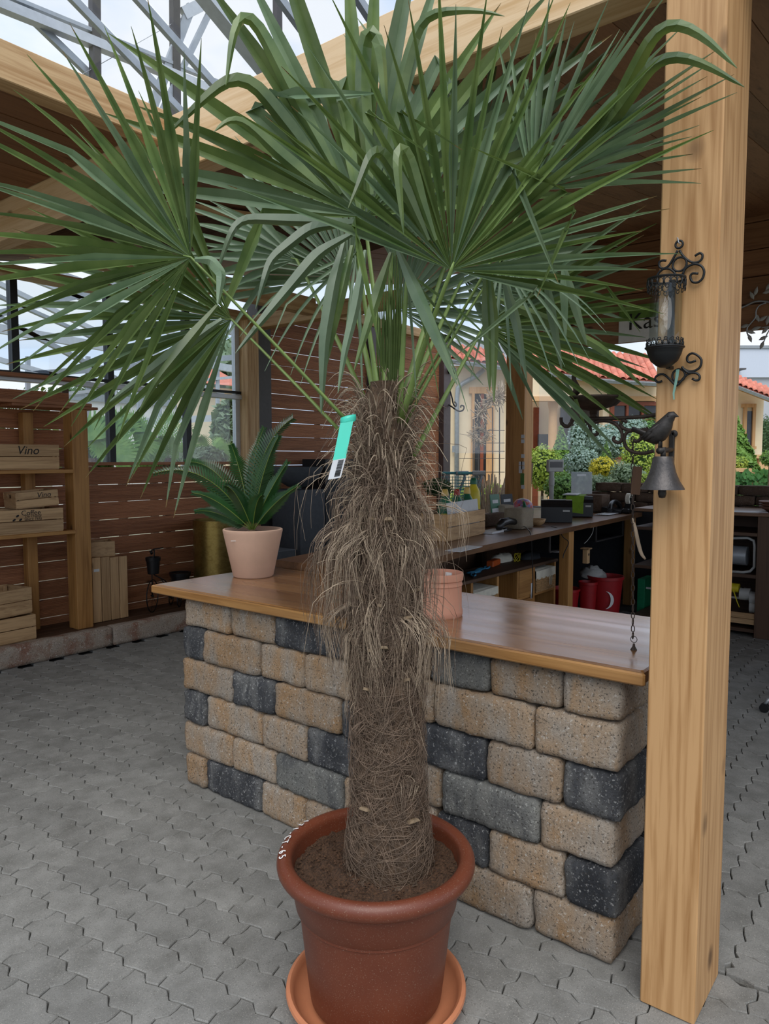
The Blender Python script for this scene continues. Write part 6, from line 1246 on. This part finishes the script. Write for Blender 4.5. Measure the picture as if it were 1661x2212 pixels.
# ---- the cream house
D0 = 17.0
house = thing('house', 'cream stuccoed house with red tiled roof behind the garden', 'house', onH(1180, 1050, D0)*[1, 1, 0])
def H(nm, rects, mat, dist, thick=.1, back=0.0, bev=0.0):
    m = MB()
    for r in rects: hb(m, *r, dist, thick, back, bev)
    return m.build(nm, M[mat], house)
H('wall', [(880, 790, 1108, 1180)], 'stucco', D0, .3); H('wall', [(1300, 822, 1420, 1180)], 'stucco', D0-.6, .3); H('porch_wall', [(1108, 800, 1330, 1180)], 'stucco', D0+1.2, .3)
H('porch_beam', [(1150, 806, 1420, 856)], 'stucco', D0-.7, .2); H('cornice', [(1150, 856, 1420, 866)], 'stucco2', D0-.75, .26)
cpx = onH(1194, 920, D0-.4); MB().lathe([(.13, 0), (.13, .1), (.10, .14), (.095, onH(1194, 876, D0-.4)[2]-.1), (.12, onH(1194, 872, D0-.4)[2]), (.13, onH(1194, 862, D0-.4)[2]), (.10, onH(1194, 858, D0-.4)[2])], 24, (cpx[0], cpx[1], 0)).build('column', M['stucco2'], house, 40)
H('door_frame', [(1014, 836, 1076, 850), (1018, 850, 1024, 1180), (1050, 850, 1066, 1180)], 'doorwood', D0-.08, .1); H('door_leaf', [(1024, 850, 1050, 1180)], 'darkglass', D0-.03, .05); H('door_stile', [(1037, 850, 1044, 1180)], 'mahog', D0-.06, .05)
H('porch_door', [(1152, 880, 1163, 1120)], 'mahog', D0+1.1, .1); H('wall_plaque', [(1162, 938, 1184, 975)], 'charcoal', D0+.9, .05)
H('window_frame', [(1318, 868, 1420, 876), (1318, 876, 1326, 990), (1352, 876, 1357, 990), (1385, 876, 1390, 990), (1326, 905, 1420, 909), (1318, 986, 1420, 992)], 'mahog', D0-.7, .1)
for x0_, x1_ in ((1326, 1352), (1357, 1385), (1390, 1420)):
    for y0_, y1_ in ((876, 905), (909, 986)): H('window_pane', [(x0_, y0_, x1_, y1_)], 'darkglass', D0-.63, .02)
H('porch_window', [(1210, 880, 1300, 990)], 'darkglass', D0+1.15, .05)
m = MB(); P_ = [onH(x, y, D0-.12) for x, y in ((1045, 798), (1030, 812), (1000, 828), (989, 838), (987, 860), (986, 1180))]; m.loft(P_, .055, 10); m.build('downpipe', M['zinc'], house, True); H('pipe_box', [(977, 963, 987, 977)], 'zinc', D0-.14, .06)
# roof tiles
tm = MB(); tw, tl = .15, .20; v = []
for j in range(7):
    a_ = j/6; xx = (a_-.5)*tw; zz_ = .035*math.sin(a_*math.pi*1.35-.2)
    v += [(xx, -.02, zz_), (xx, tl, zz_+.012)]
tme = bpy.data.meshes.new('roof_tile'); tme.from_pydata([(a[0], a[1], a[2]) for a in v]+[(a[0], a[1], a[2]-.012) for a in v], [], [(2*j, 2*j+2, 2*j+3, 2*j+1) for j in range(6)]+[(14+2*j+1, 14+2*j+3, 14+2*j+2, 14+2*j) for j in range(6)]+[(2*j, 14+2*j, 14+2*j+2, 2*j+2) for j in range(6)]); tme.materials.append(M['tile']); tme.shade_smooth(); tme.update()
def tiled(A, B, rows, pitch, name='roof_slope'):
    A, B = np.array(A), np.array(B); L = np.linalg.norm(B-A); ex = (B-A)/L; ey0 = unit(np.cross([0, 0, 1], [ex[0], ex[1], 0])); ey0 = ey0 if ey0 @ FH > 0 else -ey0
    ey = unit(ey0*math.cos(pitch)+np.array([0, 0, 1])*math.sin(pitch)); ez = np.cross(ex, ey); n = int(L/(tw*.93)); rot = Matrix(basis(ex, ey, ez).tolist()).to_euler()
    hh = rows*tl*.92; MB(basis(ex, ey, ez), A).box(0, L, 0, hh, -.06, -.02).build('solid_deck', M['tile'], house)
    for r_i in range(rows):
        for k in range(n): linkobj('roof_tile', tme, house, A+ex*(k+.5)*tw*.93+ey*(r_i*tl*.92)+ez*.012, rot=rot)
    MB(basis(ex, ey, ez), A).box(-.05, L+.05, -.10, -.02, -.10, -.03).build('gutter', M['zinc'], house); MB(basis(ex, ey, ez), A).box(-.05, L+.05, -.03, .6, -.14, -.07).build('soffit', M['doorwood'], house)
tiled(onH(960, 770, D0-.5), onH(1100, 789, D0-.5), 5, .45); tiled(onH(1100, 789, D0-.5), onH(1296, 814, D0-1.1), 9, .45); tiled(onH(1296, 814, D0-1.1), onH(1430, 822, D0-1.3), 9, .45)
# right wing, seen past the post
H('wing_wall', [(1560, 840, 1646, 1100)], 'stucco', 19, .4); H('wing_window', [(1612, 888, 1627, 962)], 'darkglass', 18.95, .05); H('wing_window_trim', [(1604, 872, 1634, 880), (1607, 880, 1613, 966), (1626, 880, 1632, 966), (1603, 964, 1634, 970)], 'doorwood', 18.9, .08)
tiled(onH(1560, 816, 18.2), onH(1690, 866, 18.2), 4, .5)
wh = thing('warehouse', 'pale blue grey warehouse at the far right', 'building', onH(1640, 900, 45)*[1, 1, 0]); hb(MB(), 1540, 752, 1800, 815, 45, .5).build('upper_cladding', M['shed'], wh); hb(MB(), 1540, 815, 1800, 1010, 45.2, .5).build('lower_cladding', M['shed2'], wh); hb(MB(), 1540, 746, 1800, 752, 44.9, .5).build('roof_edge', M['zinc'], wh)
m = hb(MB(), 1600, 795, 1612, 798, 44.2, .8); m.build('wall_light', M['anthracite'], wh)
far = thing('far_hall', 'grey hall roof far behind the left house wing', 'building', onH(1040, 900, 50)*[1, 1, 0]); hb(MB(), 930, 735, 1110, 1050, 50, .5).build('hall_wall', M['shed2'], far)
# balustrade and ivy wall
bal = thing('balustrade', 'orange stone balustrade right of the pine post', 'balustrade', onH(1640, 1010, 15)*[1, 1, 0]); hb(MB(), 1560, 1012, 1624, 1020, 11.9, .3).build('coping', M['stucco2'], bal); hb(MB(), 1640, 985, 1700, 1030, 14, .4).build('pier', M['stucco2'], bal); hb(MB(), 1625, 982, 1700, 990, 14, .3).build('rail', M['stucco2'], bal)
for x in (1630, 1637): c_ = onH(x, 1000, 14.1); MB().lathe([(.03, 0), (.05, .1), (.035, .2), (.05, .3)], 12, (c_[0], c_[1], onH(x, 1020, 14.1)[2])).build('baluster', M['stucco2'], bal, True)
iv = thing('ivy_wall', 'garden wall covered with dark green ivy right of the post', 'ivy', onH(1610, 1090, 12)*[1, 1, 0]); hb(MB(), 1550, 1020, 1700, 1160, 12, .3).build('wall_core', M['stucco2'], iv)
r = np.random.default_rng(5); V = []; F = []
for k in range(900):
    c_ = onH(r.uniform(1550, 1690), r.uniform(1016, 1150), 11.95-r.uniform(0, .16)); s_ = r.uniform(.05, .095); a_ = r.uniform(0, 6.28); u_ = RT*math.cos(a_)+np.array([0, 0, 1])*math.sin(a_); w_ = -RT*math.sin(a_)+np.array([0, 0, 1])*math.cos(a_); nn = FH*r.uniform(-.6, .2)*s_; b = len(V)
    V += [c_-u_*s_*.6, c_-w_*s_*.5+nn, c_+u_*s_*.7, c_+w_*s_*.5+nn*.3]; F.append((b, b+1, b+2, b+3))
linkobj('ivy_leaves', npmesh('ivy_leaves', V, F, M['g_ivy']), iv)['kind'] = 'stuff'
# ---- shrubs
G = 'garden shrubs behind the desk'
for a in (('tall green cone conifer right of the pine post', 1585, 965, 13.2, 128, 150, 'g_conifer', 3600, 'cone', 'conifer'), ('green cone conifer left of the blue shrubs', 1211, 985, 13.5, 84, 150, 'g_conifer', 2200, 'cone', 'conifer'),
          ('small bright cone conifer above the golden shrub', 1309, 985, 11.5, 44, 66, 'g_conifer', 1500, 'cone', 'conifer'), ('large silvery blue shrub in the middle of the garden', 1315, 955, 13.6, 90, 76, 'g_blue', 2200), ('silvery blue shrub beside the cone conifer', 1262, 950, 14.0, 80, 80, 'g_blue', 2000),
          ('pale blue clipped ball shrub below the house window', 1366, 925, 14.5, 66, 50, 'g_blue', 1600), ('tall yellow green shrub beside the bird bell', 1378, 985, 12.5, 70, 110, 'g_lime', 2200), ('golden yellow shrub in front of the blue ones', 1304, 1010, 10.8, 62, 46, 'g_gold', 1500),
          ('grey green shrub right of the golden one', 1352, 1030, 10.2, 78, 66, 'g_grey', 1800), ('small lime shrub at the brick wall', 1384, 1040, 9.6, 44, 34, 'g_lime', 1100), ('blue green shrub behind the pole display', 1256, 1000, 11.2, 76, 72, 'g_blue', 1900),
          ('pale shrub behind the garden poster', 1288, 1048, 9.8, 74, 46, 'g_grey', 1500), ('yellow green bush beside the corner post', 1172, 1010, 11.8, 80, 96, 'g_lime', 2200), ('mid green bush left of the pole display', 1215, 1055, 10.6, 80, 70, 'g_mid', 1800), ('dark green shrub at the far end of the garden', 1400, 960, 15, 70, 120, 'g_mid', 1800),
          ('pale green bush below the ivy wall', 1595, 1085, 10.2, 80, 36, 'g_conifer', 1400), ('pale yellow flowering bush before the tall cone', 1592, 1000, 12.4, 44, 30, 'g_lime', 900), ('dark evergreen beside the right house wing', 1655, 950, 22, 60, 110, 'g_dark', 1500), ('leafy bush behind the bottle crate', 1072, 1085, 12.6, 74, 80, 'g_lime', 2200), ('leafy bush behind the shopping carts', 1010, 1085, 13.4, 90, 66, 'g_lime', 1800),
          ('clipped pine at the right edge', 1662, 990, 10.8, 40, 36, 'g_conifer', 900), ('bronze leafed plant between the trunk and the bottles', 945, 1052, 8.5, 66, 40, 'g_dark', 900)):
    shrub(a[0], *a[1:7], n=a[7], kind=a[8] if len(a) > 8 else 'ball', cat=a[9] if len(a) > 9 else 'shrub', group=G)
# dry ornamental shrub
th = thing('dry_shrub', 'leafless pale brown shrub outside behind the bottle crate', 'shrub', onH(1060, 1100, 10.2)*[1, 1, 0]); m = MB()
for k in range(60):
    b = onH(1060+random.uniform(-8, 8), 1110, 10.2)*[1, 1, 0]-[0, 0, .06]; e = onH(1060+random.uniform(-42, 38), random.uniform(1022, 1070), 10.2+random.uniform(-.4, .4)); m.loft([b, (b*.5+e*.5)+RT*random.uniform(-.05, .05), e], [.022, .014, .008], 4)
m.build('twigs', M['twig'], th)['kind'] = 'stuff'
# rose arch with a wreath against the house
ar = thing('rose_arch', 'rusty iron rose arch with dry twigs in front of the house', 'arch', onH(1060, 1080, 14)*[1, 1, 0]); A_ = lambda x, y: onH(x, y, 14.2)
for x in (1022, 1034, 1064, 1079): MB().loft([A_(x, 1120)*[1, 1, 0], A_(x, 905 if x < 1050 else 880)], .012, 5).build('upright', M['anthracite'], ar)
for y in (930, 957, 975, 990, 1020, 1050, 1080): MB().loft([A_(992 if y > 975 else 1022, y), A_(1090, y)], .007, 5).build('cross_bar', M['anthracite'], ar)
MB().loft(curve([A_(1034, 905), A_(1040, 880), A_(1058, 862), A_(1075, 858), A_(1092, 866)], 24), .012, 5).build('arch_bar', M['anthracite'], ar); m = MB()
for k in range(140):
    t_ = random.random(); c_ = A_(1030+62*t_, 905-52*math.sin(min(1, t_*1.15)*1.57)); d = np.array([random.gauss(0, 1) for _ in range(3)])*.16; m.loft([c_-d*.6, c_, c_+d*.7], .008, 4)
for k in range(90): a_ = random.uniform(0, 6.28); c_ = A_(1038+15*math.cos(a_), 940+15*math.sin(a_)); d = np.array([random.gauss(0, 1) for _ in range(3)])*.07; m.loft([c_-d, c_+d], .006, 4)
m.build('twig_garland', M['twig'], ar)['kind'] = 'stuff'
# shopping carts
for i, (x, dist) in enumerate(((1000, 9.4), (1036, 9.1))):
    c_ = onH(x, 1022, dist); th = thing('shopping_cart', ('turquoise shopping cart parked nearest to the screen', 'turquoise shopping cart parked nearest to the corner post')[i], 'cart', (c_[0], c_[1], 0), 'shopping carts outside'); u_ = RT; z = c_[2]
    MB().loft([c_-u_*.27, c_+u_*.05], .017, 10).build('push_bar', M['teal2'], th); MB().loft([c_-u_*.09, c_+u_*.07], .030, 10).build('grip', M['greyp'], th)
    MB().loft([c_+u_*.02, c_+u_*.02-FH*.03-[0, 0, .06], c_-u_*.06+FH*.1-[0, 0, .3], c_-u_*.08+FH*.2-[0, 0, z]], .018, 8).build('frame_tube', M['steel'], th, True); m = MB()
    for k in range(9): m.loft([c_-u_*.28+FH*.02-[0, 0, .05+.04*k], c_+u_*.02+FH*.02-[0, 0, .05+.04*k]], .004, 4); m.loft([c_-u_*(.28-.037*k)+FH*.02-[0, 0, .04], c_-u_*(.28-.037*k)+FH*.02-[0, 0, .4]], .004, 4)
    m.build('basket_grid', M['teal2'], th)
    for s_ in (-1, 1): MB().loft([c_-u_*(.13+s_*.14)+FH*.1-[0, 0, z-.05], c_-u_*(.13+s_*.14)+FH*.13-[0, 0, z-.05]], .05, 12).build('wheel', M['blackp'], th)
# iron flower hook on the steel post
hk = thing('iron_hook', 'black scrolled iron hook on the brown steel post', 'hook', onX(965, 850, 9.4)); h_ = lambda x, y: onX(x, y, 9.35)
for pix in ([(957, 842), (970, 842), (976, 858), (979, 872), (984, 878), (986, 873), (982, 868)], [(957, 866), (975, 878), (990, 888), (1000, 886), (1002, 878), (996, 876), (995, 881)], [(957, 860), (964, 856), (967, 848), (963, 842)]): MB().loft(curve([h_(*q) for q in pix], 24), .012, 6).build('scroll', M['blackmetal'], hk, True)
MB().loft([h_(955, 800), h_(982, 801)], .05, 10).build('lamp_knob', M['blackmetal'], hk, True)

# ---- behind the greenhouse window: a second glasshouse with palms
YG2 = 11.0
g2 = thing('rear_greenhouse', 'second glasshouse with metal bars seen through the window', 'greenhouse', (6, YG2, 0)); g_ = lambda x, y: onY(x, y, YG2)
for i, (a, b, w) in enumerate((((-60, 690), (520, 560), .10), ((-60, 585), (330, 775), .07), ((-60, 655), (330, 860), .07), ((-60, 700), (520, 800), .13), ((-60, 820), (530, 770), .10), ((60, 600), (420, 740), .06), ((130, 590), (500, 720), .06), ((-60, 760), (250, 850), .07), ((200, 600), (520, 690), .06), ((-60, 870), (530, 812), .05), ((-60, 615), (520, 870), .05))):
    MB().bar(g_(*a), g_(*b), .08, w).build('roof_bar', M['alu' if i % 2 else 'steel'], g2)
for x in (345, 395, 470, 190, 60, 300): MB().bar(g_(x, 1010), g_(x, 770), .05, .06, upv=(1, 0, 0)).build('upright', M['steel'], g2)
MB().bar(g_(150, 918), g_(530, 900), .08, .12).build('rail', M['alu'], g2)
c_ = onY(455, 880, 18); hs2 = thing('rear_house', 'cream house with red roof seen through the greenhouse window', 'house', (c_[0], 18, 0)); A, B = onY(395, 830, 18), onY(520, 1010, 18); MB().box(A[0], B[0], 18, 18.3, -.06, A[2]).build('wall', M['stucco'], hs2)
A, B = onY(380, 822, 17.6), onY(530, 810, 17.6); MB().hexa([(A[0], 17.5, A[2]), (B[0], 17.5, A[2]), (B[0], 17.6, A[2]), (A[0], 17.6, A[2]), (A[0]+.3, 20.0, A[2]+1.1), (B[0], 20.0, A[2]+1.1), (B[0], 20.1, A[2]+1.1), (A[0]+.3, 20.1, A[2]+1.1)]).build('roof', M['tile'], hs2)
wb = thing('white_shed', 'long white building far behind the greenhouse window', 'building', (5, 24, 0)); A, B = onY(120, 862, 24), onY(400, 1000, 24); MB().box(A[0], B[0], 24, 24.4, -.06, A[2]).build('wall', M['white'], wb); MB().box(A[0], B[0], 23.9, 24.4, A[2], A[2]+.25).build('roof_edge', M['zinc'], wb)
for a in (('dark green shrubs low behind the window sill, left', 200, 985, 9.2, 100, 70, 'g_mid', 1500), ('grey green grassy shrubs behind the window sill', 330, 990, 9.6, 120, 50, 'g_grey', 1700), ('leafy shrub at the right of the greenhouse window', 500, 930, 12, 60, 120, 'g_grey', 1600), ('bluish low shrub behind the right window bar', 440, 990, 9.0, 90, 46, 'g_grey', 1400), ('dark tree line far behind the glasshouse', 250, 900, 34, 560, 120, 'g_dark', 3000), ('bare pale tree behind the glasshouse', 470, 790, 26, 160, 130, 'g_grey', 1200)): shrub(a[0], *a[1:7], n=a[7], group='plants behind the greenhouse window', leaf=.10 if a[5] < 100 else .3)
def fan2(label, px, py, Yd, L, n, mat, feather, angs):
    c_ = onY(px, py, Yd); th = thing('greenhouse_palm', label, 'palm', (c_[0], c_[1], 0), 'palms in the rear glasshouse'); MB().loft([(c_[0], c_[1], -.06), c_], [.06, .05], 8).build('trunk', M['bark'], th)
    for a_ in angs:
        d = RT*math.cos(a_)+np.array([0, 0, 1])*math.sin(a_)+FH*random.uniform(-.4, .4); d = unit(d)
        if feather:
            us = np.linspace(0, 1, 22); P = np.array([c_+d*L*u+np.array([0, 0, -1])*L*.55*u**2 for u in us]); V = []; F = []
            for i in range(2, 22):
                t_ = unit(P[i]-P[i-1]); s_ = unit(np.cross(t_, FH)); w = L*.22*math.sin(math.pi*min(.97, us[i]*.9+.12))
                for sg in (-1, 1): e = P[i]+unit(s_*sg+t_*.6)*w+np.array([0, 0, -.03]); b = len(V); V += [P[i]-t_*.012, P[i]+t_*.012, e]; F.append((b, b+1, b+2))
            o = linkobj('leaf', npmesh('leaf', V, F, M[mat]), th)
        else:
            hub = c_+d*L*.35; V = []; F = []
            for k in range(22):
                b_ = a_+(k-10.5)*.14; e = hub+(RT*math.cos(b_)+np.array([0, 0, 1])*math.sin(b_))*L*.75*random.uniform(.8, 1.05)+np.array([0, 0, -.06]); s_ = np.cross(unit(e-hub), FH)*.03; mid = hub*.45+e*.55; b = len(V); V += [hub, mid-s_, e, mid+s_+FH*.01]; F.append((b, b+1, b+2, b+3))
            o = linkobj('leaf', npmesh('leaf', V, F, M[mat]), th)
fan2('bright fan palm seen through the middle window pane', 262, 950, 7.8, .42, 6, 'g_fan', False, (1.5, .9, 2.3, .2, 2.9)); fan2('feathery palm behind the middle window bars', 330, 935, 8.4, .75, 8, 'g_fan', True, (.15, .6, 1.1, 2.2, 2.8, -.1)); fan2('broad cycad low behind the window', 365, 990, 7.6, .62, 12, 'g_fan', True, (.3, .7, 1.0, 1.35, 1.7, 2.1, 2.5, 2.9, 3.2)); fan2('fan palm behind the left window bar', 200, 990, 8.0, .6, 6, 'g_fan', False, (1.2, 1.9, 2.6, .5)); fan2('cycad behind the right window bar', 455, 985, 7.9, .6, 9, 'g_fan', True, (.4, .9, 1.3, 1.8, 2.3, 2.8))
